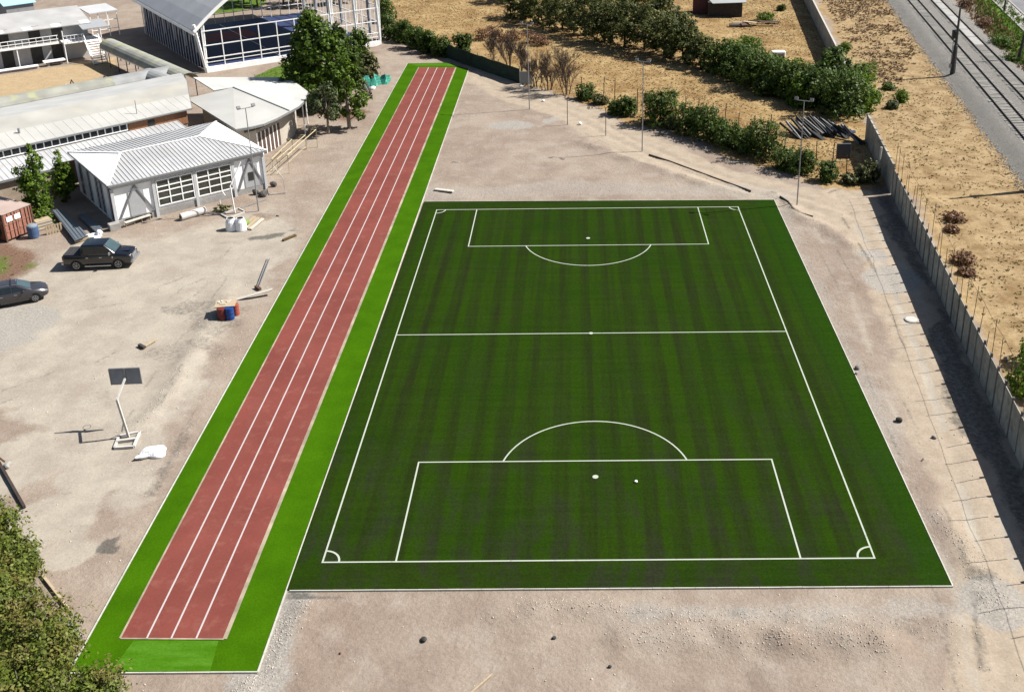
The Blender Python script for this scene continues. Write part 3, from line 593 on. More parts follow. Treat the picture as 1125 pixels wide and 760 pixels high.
# road beyond the bank
asph = mat('grey_asphalt', (.22, .22, .23), .9, .12, 4, var2=.1)
rd = pxs((1078, -30), (1100, 0), (1180, 75)); d = (rd[2]-rd[1]).normalized(); q = Vector((-d.y, d.x, 0)); a = rd[1]-d*120; b = rd[1]+d*120
if q.x < 0: q = -q
struct(MB().add([tuple(p+q*k+Vector((0, 0, .92))) for p, k in ((a, 0), (b, 0), (b, 11), (a, 11))], [(0, 1, 2, 3)]).build('road', asph))
mb = MB()
for k in (.0, -2.6): mb.beam(a+q*k+Vector((0, 0, .9)), b+q*k+Vector((0, 0, .9)), .3, .25)
struct(mb.build('road_kerb', concrete)); struct(MB().add([tuple(p+q*k+Vector((0, 0, .93))) for p, k in ((a, -2.5), (b, -2.5), (b, -.12), (a, -.12))], [(0, 1, 2, 3)]).build('pavement', concrete))
# signal mast
b0 = G(1046, 84); hh = HT((1046, 84), 9)
s = T('signal_mast', 'tall dark railway mast with a signal box, standing at the ballast edge', 'signal mast', b0)
mb = MB(); mb.tube([b0, b0+Vector((0, 0, hh*.45)), b0+Vector((0, 0, hh*.46)), b0+Vector((0, 0, hh))], [.36, .28, .2, .12], 8); mb.build('mast', mat('weathered_mast', (.085, .08, .075), .8, .2, 3), s)
mb = MB(); mb.box(b0+Vector((-.38, 0, hh*.62)), (.5, .45, 1.1)); mb.lathe(b0+Vector((-.38, -.4, hh*.66)), [(.14, -.12), (.14, .12)], 10, 'y'); mb.build('signal_head', dark_metal, s, bevel=.03)
mb = MB(); mb.tube([b0+Vector((-.38, 0, 1.2)), b0+Vector((-.38, 0, hh*.56))], .05, 6); mb.box(b0+Vector((-.3, 0, 1.4)), (.5, .3, .5)); mb.build('ladder_and_cabinet', galv, s)
dup(s, G(1133, 210), 0, 'railway mast just outside the right edge, its thin shadow lying across the dry strip')
b1 = G(1117.5, 70); s = T('catenary_post', 'dark leaning post on the far bank at the right edge of the photo', 'post', b1)
MB().tube([b1-Vector((0, 0, .2)), b1+Vector((.9, 0, 8.5))], [.22, .13], 8).build('post', dark_metal, s)
b1 = G(1103, 13, .9); s = T('street_pole', 'short-looking pole by the pale pavement in the top right corner', 'pole', b1)
mb = MB().tube([b1, b1+Vector((0, 0, 7))], [.15, .1], 8); mb.build('pole', dark_metal, s); MB().box(b1+Vector((-.2, 0, 2.2)), (.7, .3, .8)).build('cabinet', grey_metal, s)

# ------------------------------------------------------------------ concrete panel wall with iron rods
def wallpt(y): return Vector((23.15+.1078*y+.00012*(y-20)**2*.3, y, 0))
# plain grey wall further up
MBw = MB(); w0, w1 = wallpt(64.5), wallpt(75)
wl = T('panel_wall', 'long grey wall of concrete panels topped with thin iron rods, beside the dirt road', 'wall', wallpt(20))
H0 = 2.62; ys = np.arange(-22.2, 49.5, 1.62); pan = []
mbp = [MB(), MB()]
for i, (ya, yb) in enumerate(zip(ys[:-1], ys[1:])):
    A, B = wallpt(ya), wallpt(yb); d = (B-A).normalized()
    for k in range(5):
        z0 = k*H0/5-.05; hk = H0/5-.015
        mbp[0].beam(A+d*.07+Vector((0, 0, z0+hk/2)), B-d*.07+Vector((0, 0, z0+hk/2)), .045+.006*(k % 2), hk)
mbp[0].build('concrete_panel', concrete_dark, wl)
pst = MB().beam(wallpt(ys[0])+Vector((0, 0, -.2)), wallpt(ys[0])+Vector((0, 0, H0+.22)), .13, .13).build('post', mat('dark_concrete_post', (.2, .2, .18), .9, .2, 3), wl)
rod = MB().tube([wallpt(ys[0])+Vector((.06, 0, H0-.5)), wallpt(ys[0])+Vector((.10, 0, 4.75))], .021, 5).build('rod', rust, wl)
for i, yy in enumerate(ys[1:]):
    for src in (pst, rod):
        o = src.copy(); COL.objects.link(o); o.parent = wl; o.location = wallpt(yy)-wallpt(ys[0])+Vector((random.uniform(-.03, .03), 0, random.uniform(-.12, .05) if src is pst else random.uniform(-.25, .25)))
        o.rotation_euler = (random.uniform(-.03, .03), random.uniform(-.03, .03), 0) if src is rod else (0, 0, 0)
mb = MB(); mb.tube([wallpt(y)+Vector((.1, 0, 4.68+.05*math.sin(y*9))) for y in ys], .014, 4)
for zz in (): mb.tube([wallpt(y)+Vector((.08, 0, zz+.04*math.sin(y*5+zz))) for y in ys], .008, 4)
mb.build('wire', rust, wl)
up = T('block_wall', 'plain grey block wall between the panel wall and the bushes, behind the leaning post', 'wall', wallpt(56))
mb = MB(); n = 9
for i in range(n):
    A, B = wallpt(49.6+i*1.75), wallpt(49.6+(i+1)*1.75); mb.beam(A+Vector((0, 0, 1.38)), B-(B-A).normalized()*.02+Vector((0, 0, 1.38)), .16, 2.95)
mb.build('wall_body', concrete_dark, up)
mb = MB()
for i in range(n+1): A = wallpt(49.6+i*1.75); mb.beam(A+Vector((0, 0, -.1)), A+Vector((0, 0, 2.95)), .2, .2)
mb.build('post', concrete_dark, up)
fr = T('boundary_wall', 'smooth grey wall with a pale top edge running away at the top, behind the bushes', 'wall', wallpt(90))
t0, t1 = G(943, 98, 2.7), G(870, -45, 2.7); t0.z = t1.z = 0
mb = MB(); mb.beam(t0+Vector((0, 0, 1.28)), t1+Vector((0, 0, 1.28)), .16, 2.75); mb.build('wall_body', concrete_dark, fr)
MB().beam(t0+Vector((0, 0, 2.7)), t1+Vector((0, 0, 2.7)), .24, .1).build('coping', mat('pale_coping', (.55, .53, .49), .9, .12, 3), fr)

# ------------------------------------------------------------------ wire fence along the dry field
fp = [(586, 95), (606, 99), (623, 103), (639, 108), (651, 111), (663, 115), (675, 118), (687, 122), (700, 126), (714, 128), (726, 131), (740, 133), (753, 130), (767, 134), (782, 139), (796, 143), (811, 147), (828, 152), (845, 159), (862, 165), (879, 172), (897, 178), (914, 186), (930, 192), (945, 197)]
wf = T('wire_fence', 'thin wire fence on rusty posts along the dry grass and hedge', 'fence', G(753, 130))
P0 = G(*fp[0]); src = MB().tube([P0-Vector((0, 0, .2)), P0+Vector((0, 0, 2.55))], .05, 5).build('post', rust, wf)
for q in fp[1:]:
    o = src.copy(); COL.objects.link(o); o.parent = wf; o.location = G(*q)-P0; o.rotation_euler = (random.uniform(-.05, .05), random.uniform(-.05, .05), 0); o.scale = (1, 1, random.uniform(.95, 1.1))
mb = MB()
for zz in (.5, 1.1, 1.7, 2.3): mb.tube([G(*q)+Vector((0, 0, zz+random.uniform(-.05, .05))) for q in fp], .008, 4, False)
mb.build('wire', rust, wf)
# green screen fence beyond the track
gm = mat('dark_green_screen', (.022, .05, .036), .85, .3, 1.2, var2=.2, scale2=.5)
gf = T('screen_fence', 'fence covered with dark green screen cloth beyond the far end of the track', 'fence', G(520, 72))
gp = pxs((440, 40), (458, 49), (480, 59), (503, 68), (525, 76), (548, 84), (571, 92)); mb = MB()
rows = 5; vs = []
pts = [gp[i]+(gp[i+1]-gp[i])*(k/4) for i in range(len(gp)-1) for k in range(4)]+[gp[-1]]
for i, p in enumerate(pts):
    for k in range(rows): vs.append(p+Vector((.06*math.sin(i*1.7+k), .06*math.sin(i*2.3+k*2), -.05+2.05*k/(rows-1)-(.08*math.sin(i*1.1)**2 if k == rows-1 else 0))))
mb.add(vs, [(i*rows+k, (i+1)*rows+k, (i+1)*rows+k+1, i*rows+k+1) for i in range(len(pts)-1) for k in range(rows-1)])
cl = mb.build('screen_cloth', gm, gf); so_ = cl.modifiers.new('thick', 'SOLIDIFY'); so_.thickness = .02
for p in gp: MB().tube([p-Vector((0, .05, .2)), p+Vector((0, .05, 2.3))], .05, 6).build('post', dark_metal, gf)
bd = G(578, 93); s = T('leaning_board', 'pale grey board standing at the end of the green screen fence', 'board', bd)
mb = MB(); mb.beam(bd+Vector((-.75, 0, .9)), bd+Vector((.75, -.1, .9)), .06, 1.7); mb.build('panel', mat('pale_grey_board', (.42, .44, .44), .7, .1, 3), s)
MB().beam(bd+Vector((-.8, 0, -.1)), bd+Vector((-.8, 0, 2.3)), .07, .07).build('post', galv, s); MB().beam(bd+Vector((.8, -.1, -.1)), bd+Vector((.8, -.1, 2.0)), .07, .07).build('post', galv, s)
# light poles
def lightpole(b, top, label, dirv):
    b = G(*b); h_ = HT(b, top); s = T('light_pole', label, 'light pole', b, 'slim floodlight poles around the pitch')
    mb = MB(); mb.tube([b-Vector((0, 0, .2)), b+Vector((0, 0, h_*.5)), b+Vector((0, 0, h_))], [.065, .052, .04], 8); mb.build('pole', galv, s)
    u = Vector(dirv).normalized(); v_ = Vector((-u.y, u.x, 0)); MB().beam(b+u*-.75+Vector((0, 0, h_)), b+u*.75+Vector((0, 0, h_)), .05, .05).build('crossbar', galv, s)
    for k in (-1, 1):
        rm = Matrix.Rotation(math.atan2(u.y, u.x), 3, 'Z')@Matrix.Rotation(-.6, 3, 'X')
        MB().box(b+u*(.68*k)+Vector((0, 0, h_+.2))-v_*.12, (.34, .14, .27), rot=rm).build('lamp', mat('dull_lamp', (.22, .22, .23), .6, .1, 4), s, bevel=.02)
lightpole((284.2, 232.3), 119, 'slim light pole with two lamps standing in front of the white hip-roofed building', (.77, .64, 0))
lightpole((875.6, 225), 111, 'slim light pole with two lamps by the top right corner of the pitch', (.9, -.4, 0))
lightpole((581.7, 120.5), 27, 'slim light pole with two lamps near the end of the green screen fence', (.9, -.4, 0))
lightpole((705.5, 166), 68, 'slim two-lamp light pole beside the dirt road, in front of the large round bush', (.9, -.4, 0))
for q, tp, lab in (((623.5, 137), 107, 'thin bare steel post in the open dirt left of the dirt road start'), ((665.5, 149), 118, 'thin bare steel post by the dirt road, left of the pole with the round bush')):
    b = G(*q); one('steel_post', MB().tube([b-Vector((0, 0, .2)), b+Vector((0, 0, HT(b, tp)))], .045, 6), rust, lab, 'post', None, b)
b = G(962.5, 199); s = T('leaning_post', 'pale wooden post leaning slightly at the foot of the grey block wall', 'post', b)
mb = MB(); mb.tube([b-Vector((0, 0, .2)), b+Vector((.25, .15, 3.4))], [.13, .11], 8); mb.build('post', wood_white, s); MB().box(b+Vector((0, 0, .1)), (.6, .6, .25)).build('footing', concrete, s)

# ------------------------------------------------------------------ white hip-roofed building
HF = Frame((-41.7, 43.2), (10.97, 9.07)); LEN, DEP, EV, RG = 14.23, 11.85, 4.0, 4.82
hb = T('hip_roof_building', 'white single-storey building with a ribbed hip roof and two large gridded windows', 'building', HF(LEN/2, DEP/2))
mb = MB(); HF.box(mb, .2, LEN-.2, .2, DEP-.2, -.1, EV-.05); mb.build('wall', white_wall, hb)
mb = MB(); HF.box(mb, .17, LEN-.17, .16, .23, -.1, .62); HF.box(mb, -.1, .6, -.1, .5, -.1, .55); mb.build('plinth', concrete, hb)
ov = .18
c00, c10, c11, c01 = HF(-ov, -ov, EV), HF(LEN+ov, -ov, EV), HF(LEN+ov, DEP+ov, EV), HF(-ov, DEP+ov, EV); r0, r1 = HF(2.9, 5.75, RG), HF(LEN-3.9, 5.75, RG)
mb = MB(); up_ = HF.u
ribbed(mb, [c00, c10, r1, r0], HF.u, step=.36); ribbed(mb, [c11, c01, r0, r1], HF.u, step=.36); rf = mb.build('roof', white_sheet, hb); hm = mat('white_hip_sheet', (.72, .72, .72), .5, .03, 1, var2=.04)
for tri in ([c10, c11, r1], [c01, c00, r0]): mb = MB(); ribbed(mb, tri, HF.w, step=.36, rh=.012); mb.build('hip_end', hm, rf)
mb = MB()
for a, b in ((c00, r0), (c10, r1), (c11, r1), (c01, r0), (r0, r1)): mb.beam(a+Vector((0, 0, .05)), b+Vector((0, 0, .05)), .22, .025)
mb.build('ridge_cap', white_paint, rf)
mb = MB()
for a, b in ((c00, c10), (c10, c11), (c11, c01), (c01, c00)): mb.beam(a-Vector((0, 0, .1)), b-Vector((0, 0, .1)), .1, .16)
mb.build('gutter', grey_metal, rf)
def gridwin(fr_, s0, s1, z0, z1, nc, rows_, parent, t=.16, gl=glass_green, fm=white_paint, bar=.09):
    """window with one frame and its panes; rows_ = relative heights from the top"""
    mbf = MB(); mbg = MB()
    tot = sum(rows_); zz = z1; cuts = [z1]
    for r_ in rows_: zz -= (z1-z0)*r_/tot; cuts.append(zz)
    fr_.box(mbg, s0+.03, s1-.03, t-.03, t+.02, z0+.03, z1-.03)
    for i in range(nc+1): x_ = s0+(s1-s0)*i/nc; fr_.box(mbf, x_-bar/2, x_+bar/2, t-.09, t+.03, z0-bar/2, z1+bar/2)
    for zc in cuts: fr_.box(mbf, s0-bar/2, s1+bar/2, t-.083, t+.025, zc-bar/2, zc+bar/2)
    f = mbf.build('window', fm, parent); mbg.build('pane', gl, f); return f
for a, b in ((.278, .508), (.535, .765)): gridwin(HF, LEN*a, LEN*b, .95, 3.35, 3, (1, .75, 1.1, 1.1), hb)
mb = MB(); HF.box(mb, .1, LEN-.1, .06, .2, 3.5, 3.86)
for f_ in (.008, .26, .522, .778, .992): HF.box(mb, LEN*f_-.13, LEN*f_+.13, .05, .21, -.1, 3.5)
mb.build('frame_beam', mat('light_grey_paint', (.66, .67, .68), .7, .06, 2), hb)
for a, b in ((.02, .25), (.79, .982)):
    m_ = (a+b)/2+.01; mb = MB()
    mb.beam(HF(LEN*m_, .1, 3.45), HF(LEN*a+.15, .1, .55), .1, .13); mb.beam(HF(LEN*m_, .12, 3.45), HF(LEN*b-.1, .12, .75), .1, .13); mb.build('brace', grey_metal, hb)
    mb = MB(); HF.box(mb, LEN*(m_-.045), LEN*(m_+.05), .14, .22, .6, 2.9); dr = mb.build('panel', mat('pale_grey_panel', (.50, .51, .52), .7, .06, 2), hb)
    if a > .5: mb = MB(); HF.box(mb, LEN*(m_-.018), LEN*(m_+.025), .1, .15, 1.3, 2.1); mb.build('small_window', glass_dark, dr)
    else:
        mb = MB(); [HF.box(mb, LEN*a+.6+k*.8, LEN*a+1.3+k*.8, .12, .18, .05, .5) for k in range(3)]; mb.build('vent_opening', dark_metal, hb)
SF = Frame(HF(0, DEP, 0), -HF.w)   # left side, seen from outside
SF2 = Frame(HF(0, DEP), -HF.w)
mb = MB(); mbg = MB()
for k in range(9):
    t0 = .5+k*1.25
    a = HF(.14, t0, 0)
    mb.box(HF(.18, t0, 1.95), (.07, .14, 3.9), HF.u)
    if k in (1, 4, 6): mb.box(HF(.185, t0+.62, 1.9), (.05, .7, 3.4), HF.u)
    elif k < 8:
        mbg.box(HF(.185, t0+.62, 2.0), (.06, 1.08, 3.5), HF.u)
        for j in (.35, .9): mb.box(HF(.165, t0+j, 2.0), (.05, .045, 3.3), HF.u)
sw = mb.build('side_window', white_paint, hb); mbg.build('pane', mat('bluish_glass', (.06, .08, .12), .2, .2, 1), sw)

# ------------------------------------------------------------------ long hall behind, with lean-to
LF = Frame((-55.6, 51.9), (13.5, 13.1))
lh = T('long_hall', 'long low hall with a cream sheet roof, clerestory windows and a ribbed lean-to', 'building', LF(0, 4))
e0, e1 = LF(-26, -.3, 4.55), LF(18.9, -.3, 4.55); k0_, k1_ = LF(-26, 6.3, 5.75), LF(21.6, 6.3, 5.75); f0, f1 = LF(-26, 14.7, 4.55), LF(24.7, 14.7, 4.55)
rmid0, rmid1 = LF(-26, 3.0, 5.15), LF(20.2, 3.0, 5.15)
mb = MB(); ribbed(mb, [e0, e1, rmid1, rmid0], LF.u, step=.9, rh=.015, rw=.05); lr = mb.build('roof', cream_sheet, lh)
mb = MB(); mb.slab([rmid0, rmid1, k1_, k0_], .06); mb.build('upper_sheet', aged_sheet, lr)
mb = MB(); mb.slab([k0_, k1_, f1, f0], .06); mb.build('back_slope', mat('bright_back_sheet', (.54, .54, .52), .6, .05, .5, var2=.08), lr)
mb = MB(); mb.beam(e0-Vector((0, 0, .12)), e1-Vector((0, 0, .12)), .12, .12); mb.beam(e1+Vector((0, 0, -.1)), k1_+Vector((0, 0, -.1)), .1, .14); mb.beam(k1_+Vector((0, 0, -.1)), f1+Vector((0, 0, -.1)), .1, .14); mb.build('gutter', grey_metal, lr)
mb = MB(); LF.box(mb, -25.8, 18.4, .1, 6.2, -.1, 4.35); LF.box(mb, -25.8, 20.9, 6.2, 14.3, -.1, 4.35); mb.build('wall', tan_wall, lh)
mb = MB(); LF.box(mb, 12.2, 18.45, .02, .1, 2.9, 4.3); mb.build('brick_panel', brick, lh)
mb = MB(); LF.box(mb, 14.2, 14.9, -.02, .02, 3.5, 4.1); mb.build('small_window', glass_dark, lh)
mbf, mbg = MB(), MB()
LF.box(mbg, -25, 12.0, .02, .1, 3.68, 4.25)
x_ = -25.0
while x_ < 12.05: LF.box(mbf, x_-.05, x_+.05, -.04, .06, 3.62, 4.3); x_ += .74
LF.box(mbf, -25.05, 12.05, -.05, .05, 3.58, 3.68); LF.box(mbf, -25.05, 12.05, -.05, .05, 4.25, 4.33)
cw = mbf.build('clerestory_window', white_paint, lh); mbg.build('pane', glass_dark, cw)
mb = MB(); ribbed(mb, [LF(-26, -4.05, 2.75), LF(4.0, -4.05, 2.75), LF(4.0, 0, 3.45), LF(-26, 0, 3.45)], LF.u, step=.5, rh=.035); ribbed(mb, [LF(4.02, -3.2, 2.9), LF(17.3, -3.2, 2.9), LF(17.3, 0, 3.45), LF(4.02, 0, 3.45)], LF.u, step=.5, rh=.035); mb.build('lean_to_roof', white_sheet, lh)
mb = MB(); LF.box(mb, -25.8, 3.8, -3.8, -.1, -.1, 2.72); mb.build('lean_to_wall', tan_wall, lh)
mb = MB(); LF.box(mb, -26, 4.0, -4.16, -4.05, 2.55, 2.75); mb.build('lean_to_fascia', galv, lh)
MB().tube([LF(13.6, 1, 4.7), LF(13.6, 1, 6.2)], .04, 6).build('vent_pipe', galv, lh); MB().tube([LF(2.5, 2.2, 5.0), LF(2.5, 2.2, 5.5)], .12, 8).build('vent_pipe', galv, lh)

# ------------------------------------------------------------------ fan-shaped building
ZE = 4.0
outer = [G(*q, ZE) for q in ((308, 85), (324, 90), (338, 100.6), (335, 110), (328, 116.5), (318, 122), (304, 129.5), (289, 136), (274, 139.5), (259, 142))]
A_ = G(212, 85, ZE+.3); T_ = G(205, 108.5, ZE+.2); I_ = G(235, 99.5, ZE+.55); K_ = G(256, 96.3, ZE+.65)
fb_ = T('fan_building', 'low building with a pale fan-shaped roof and a curved front with brown doors', 'building', G(300, 150))
mb = MB(); mb.slab([T_, outer[9], outer[8], outer[7], outer[6], outer[5], K_], .12); fr1 = mb.build('roof', cream_sheet, fb_)
mb = MB(); mb.slab([A_, I_, K_, outer[5]+Vector((0, 0, .02)), outer[4], outer[3], outer[2], outer[1], outer[0]], .12); mb.build('upper_roof', mat('pale_roof_sheet', (.64, .64, .61), .6, .04, .5, var2=.05), fr1)
mb = MB(); mb.beam(K_+Vector((0, 0, .06)), outer[5]+Vector((0, 0, .06)), .12, .05); mb.build('roof_seam', grey_metal, fr1)
mb = MB()
for a, b in zip(outer[:-1], outer[1:]): mb.beam(a-Vector((0, 0, .16)), b-Vector((0, 0, .16)), .12, .22)
mb.build('fascia', grey_metal, fr1)
cen = Vector((sum(p.x for p in outer)/10, sum(p.y for p in outer)/10, 0)); apex = Vector((T_.x+1.2, T_.y+1, 0))
ins = [Vector((p.x, p.y, 0)).lerp(apex, .13) for p in outer]
mb = MB(); base = [p+Vector((0, 0, -.1)) for p in ins]+[apex-Vector((0, 0, .1))]; top_ = [p+Vector((0, 0, 3.72)) for p in ins]+[apex+Vector((0, 0, 3.72))]; n = len(base)
mb.add(base+top_, [tuple(range(n))[::-1], tuple(range(n, 2*n))]+[(i, (i+1) % n, n+(i+1) % n, n+i) for i in range(n)]); mb.build('wall', mat('cream_wall', (.52, .47, .40), .9, .08, 2, var2=.1), fb_)
def wl_(a, b, s0, s1, z0, z1, off, mb):
    d = (b-a).normalized(); q = Vector((d.y, -d.x, 0)); 
    if q.dot(a-apex) < 0: q = -q
    p, r_ = a+(b-a)*s0+q*off, a+(b-a)*s1+q*off; mb.beam(p+Vector((0, 0, (z0+z1)/2)), r_+Vector((0, 0, (z0+z1)/2)), .1, z1-z0)
dd = MB(); cc_ = MB(); lo_ = MB()
for a, b in ((ins[4], ins[5]), (ins[5], ins[6]), (ins[6], ins[7]), (ins[7], ins[8])):
    wl_(a, b, .04, .96, 2.9, 3.68, .03, lo_)
for a, b in ((ins[5], ins[6]), (ins[6], ins[7])):
    for s0 in (.05, .38, .71):
        wl_(a, b, s0, s0+.24, .05, 2.5, .02, dd); wl_(a, b, s0+.25, s0+.31, 0, 2.6, .07, cc_)
dd.build('door', mat('brown_door', (.13, .085, .065), .6, .2, 3), fb_); cc_.build('column', white_paint, fb_); lo_.build('eave_shade_windows', mat('eave_shade_glass', (.09, .085, .075), .3, .3, 2), fb_)  # dark band under the roof edge: windows and eave shade in one colour
mb = MB()
for p in (outer[2], outer[3]): q_ = Vector((p.x, p.y, 0)).lerp(apex, .03); mb.tube([q_, q_+Vector((0, 0, 3.8))], .07, 8)
mb.build('roof_post', white_paint, fb_)

# ------------------------------------------------------------------ open steel sports hall with vaulted roof
GF = Frame((-51.4, 97.2), (21.1, 15.2)); GL, GD = 26.0, 31.0
gh = T('sports_hall', 'open white steel sports hall with a vaulted roof and a caged court', 'sports hall', GF(13, 15))
def vz(s): q = s/GL; return 7.0+20*q*(1-q)+2.2*q
mb = MB(); NS = 18; vs = []
for tt in (-.4, GD+1):
    for k in range(NS+1): s_ = -1.15+(GL+1.6)*k/NS; vs.append(GF(s_, tt, vz(s_)))
for tt in (-.4, GD+1):
    for k in range(NS+1): s_ = -1.15+(GL+1.6)*k/NS; vs.append(GF(s_, tt, vz(s_)-.12))
n = NS+1; mb.add(vs, [(k, k+1, n+k+1, n+k) for k in range(NS)]+[(2*n+k, 3*n+k, 3*n+k+1, 2*n+k+1) for k in range(NS)]+[(k, 2*n+k, 2*n+k+1, k+1) for k in range(NS)]+[(n+k, n+k+1, 3*n+k+1, 3*n+k) for k in range(NS)]+[(0, n, 3*n, 2*n), (n-1, 3*n-1, 4*n-1, 2*n-1)])
vr = mb.build('roof', vault_sheet, gh)
mb = MB()
for k in range(NS): a = -1.15+(GL+1.6)*k/NS; b = -1.15+(GL+1.6)*(k+1)/NS; mb.beam(GF(a, -.5, vz(a)-.12), GF(b, -.5, vz(b)-.12), .14, .42)
mb.beam(GF(-1.2, -.5, vz(-1.2)-.3), GF(-1.2, GD+1, vz(-1.2)-.3), .14, .45); mb.build('fascia', white_paint, vr)
mbc = MB()
for i, tt in enumerate(np.arange(0, GD+.1, 1.3)):
    GF.box(mbc, -.03, .03, tt-.03, tt+.03, 0, 6.2)
    if i % 2 == 0 and tt > .5: mbc.beam(GF(0, tt, 5.6), GF(0, tt+1.3, 3.0), .06, .06)
mbc.build('side_post', white_paint, gh)
for i in range(6):    # tapered plate frames
    tt = 3.2+i*5.2
    for s_, zt in ((.0, 6.2), (GL, 8.3)):
        mb = MB()
        p = [(tt-.55, zt), (tt+.55, zt), (tt+.18, 1.0 if s_ else 2.2), (tt-.18, 1.0 if s_ else 2.2)]
        mb.add([GF(s_+k, a, z) for k in (-.16, .16) for a, z in p], [(0, 1, 2, 3), (7, 6, 5, 4), (0, 4, 5, 1), (1, 5, 6, 2), (2, 6, 7, 3), (3, 7, 4, 0)])
        mb.build('tapered_column', mat('pale_blue_grey_steel', (.50, .53, .57), .6, .06, 2), gh)
for x0, zt in ((0, 6.7), (GL, 9.0), (GL-3.6, 11.5), (GL-7.4, 13)):
    mb = MB(); mb.beam(GF(x0-(.9 if x0 == 0 else .3), .1, zt), GF(x0, .1, -.1), .34, .3); mb.beam(GF(x0+.3, .13, zt), GF(x0+.06, .13, -.1), .2, .3); mb.build('corner_column', white_paint, gh)
mb = MB(); GF.box(mb, .15, .25, .5, GD, .1, 4.9); mb.build('blue_curtain', mat('navy_curtain', (.018, .03, .085), .8, .3, 1.5, stretch=(3, 3, .3), var2=.3, scale2=1.2), gh)
mb = MB(); GF.box(mb, .5, GL, .3, GD, -.1, .05); ct = mb.build('court_floor', mat('blue_court', (.04, .06, .15), .6, .12, 2, var2=.12), gh)
mb = MB(); GF.box(mb, 5, 9.5, .9, 2.6, .02, .056); mb.build('red_court_area', mat('red_court', (.34, .10, .08), .7, .1, 2), ct); mb = MB(); GF.box(mb, 6, 14, 18, 24, .02, .056); mb.build('red_court_area', MATS['red_court'], ct)
mb = MB(); GF.box(mb, .6, GL-.5, .5, .62, .02, .062); GF.box(mb, 11.5, 11.62, .5, GD-1, .02, .062); GF.box(mb, .6, 4.9, 2.6, 2.72, .02, .062); mb.build('court_line', white_paint, ct)
mb = MB()
for i in range(11): x0 = GL*i/10; GF.box(mb, x0-.06, x0+.06, -.06, .06, 0, 5.7)
for i in range(11, 21): x0 = GL*(i-10.5)/10; GF.box(mb, x0-.025, x0+.025, -.03, .03, 0, 5.7) if x0 > 14 else None
for zz in (5.68, 3.7, 1.95): GF.box(mb, 0, GL, -.05, .05, zz-.06, zz+.06)
GF.box(mb, 0, GL, -.04, .04, 1.35, 1.42)
mb.build('cage_frame', white_paint, gh)
mb = MB(); GF.box(mb, 0, GL, -.12, .12, -.1, .75); mb.build('low_wall', white_wall, gh)
mb = MB()
for tt in np.arange(0, GD, 1.3): GF.box(mb, GL-.03, GL+.03, tt-.03, tt+.03, 0, 6.0)
for zz in (6.0, 3.6, 1.6): GF.box(mb, GL-.04, GL+.04, 0, GD, zz-.05, zz+.05)
for x0 in np.arange(0, GL, 1.6): GF.box(mb, x0-.05, x0+.05, GD-.05, GD+.05, 0, 6.5 if x0 < 9 else 8.5)
for zz in (1.6, 3.6, 6.0): GF.box(mb, 0, GL, GD-.05, GD+.05, zz-.05, zz+.05)
mb.build('back_cage_frame', white_paint, gh)
mb = MB(); GF.box(mb, 13.2, 15.2, -.14, -.09, 3.1, 4.1); mb.build('white_board', white_paint, gh)

# ------------------------------------------------------------------ two-storey block with balcony and stair
TF = Frame(G(0, 76), G(83, 64)-G(0, 76))
def tS(px, py, z): return (G(px, py, z)-TF.o).dot(TF.u)
tb = T('two_storey_block', 'grey two-storey block with a pale roof, a balcony and rows of dark doorways', 'building', TF(0, 4))
EH = HT(TF(0, 0), 36); XE = tS(104, 60, .5)
mb = MB(); TF.box(mb, -22, XE, 0, 13, -.1, EH-.1); mb.build('wall', mat('light_grey_wall', (.60, .60, .60), .85, .06, 1.5, var2=.08), tb)
mb = MB(); mb.slab([TF(-22.5, -1.3, EH-.1), TF(XE+.4, -1.3, EH-.1), TF(XE+.4, 6.4, EH+1.2), TF(-22.5, 6.4, EH+1.2)], .12); mb.slab([TF(-22.5, 6.4, EH+1.2), TF(XE+.4, 6.4, EH+1.2), TF(XE+.4, 13.4, EH), TF(-22.5, 13.4, EH)], .12); tr_ = mb.build('roof', mat('pale_warm_sheet', (.50, .495, .485), .6, .06, .5, var2=.1), tb)
for k in range(5): x_ = tS(16+k*29.5-60, 25-k*4.5+9, EH); mb = MB(); mb.slab([TF(x_+a, b, EH-.1+(b+1.3)*.169+.035) for a, b in ((0, -1.2), (1.2, -1.2), (1.2, -.1), (0, -.1))], .02); mb.build('skylight', mat('bright_skylight', (.85, .85, .84), .4, .03, 2), tr_)
SB = tS(62, 44, 3)
mb = MB(); TF.box(mb, -22, SB, -1.5, 0, 2.75, 2.95); mb.build('balcony_slab', concrete, tb)
mb = MB()
for x in np.arange(-22, SB, .9): TF.box(mb, x-.03, x+.03, -1.48, -1.42, 2.95, 3.9)
for zz in (3.9, 3.4): TF.box(mb, -22, SB, -1.5, -1.4, zz-.04, zz+.04)
TF.box(mb, -22, SB, -1.52, -1.48, 2.7, 3.0); mb.build('balcony_railing', white_paint, tb)
for z0, qs in ((.05, ((-30, 84), (3, 66), (34.5, 61), (57.5, 58))), (3.0, ((-28, 50), (-3, 44), (28, 36), (52, 32)))):
    for q in qs:
        x = tS(q[0], q[1], z0+1.2); mb = MB(); TF.box(mb, x, x+1.5, -.05, .03, z0, z0+2.3); mb.build('doorway', mat('dark_doorway', (.05, .05, .05), .5, .3, 2), tb)
for px_ in (-20, 22): x = tS(px_, 66, 1.4); mb = MB(); TF.box(mb, x-.06, x+.06, -1.45, -1.33, -.1, 2.75); mb.build('balcony_post', white_paint, tb)
XP = tS(80, 24, EH-.3); mb = MB(); mb.slab([TF(XP, -3.4, EH-.5), TF(XP+3.6, -3.4, EH-.5), TF(XP+3.6, .4, EH-.02), TF(XP, .4, EH-.02)], .14); mb.build('porch_roof', mat('grey_porch_sheet', (.40, .41, .43), .6, .06, 1), tb)
X0 = tS(97, 60, 1.0); mb = MB()
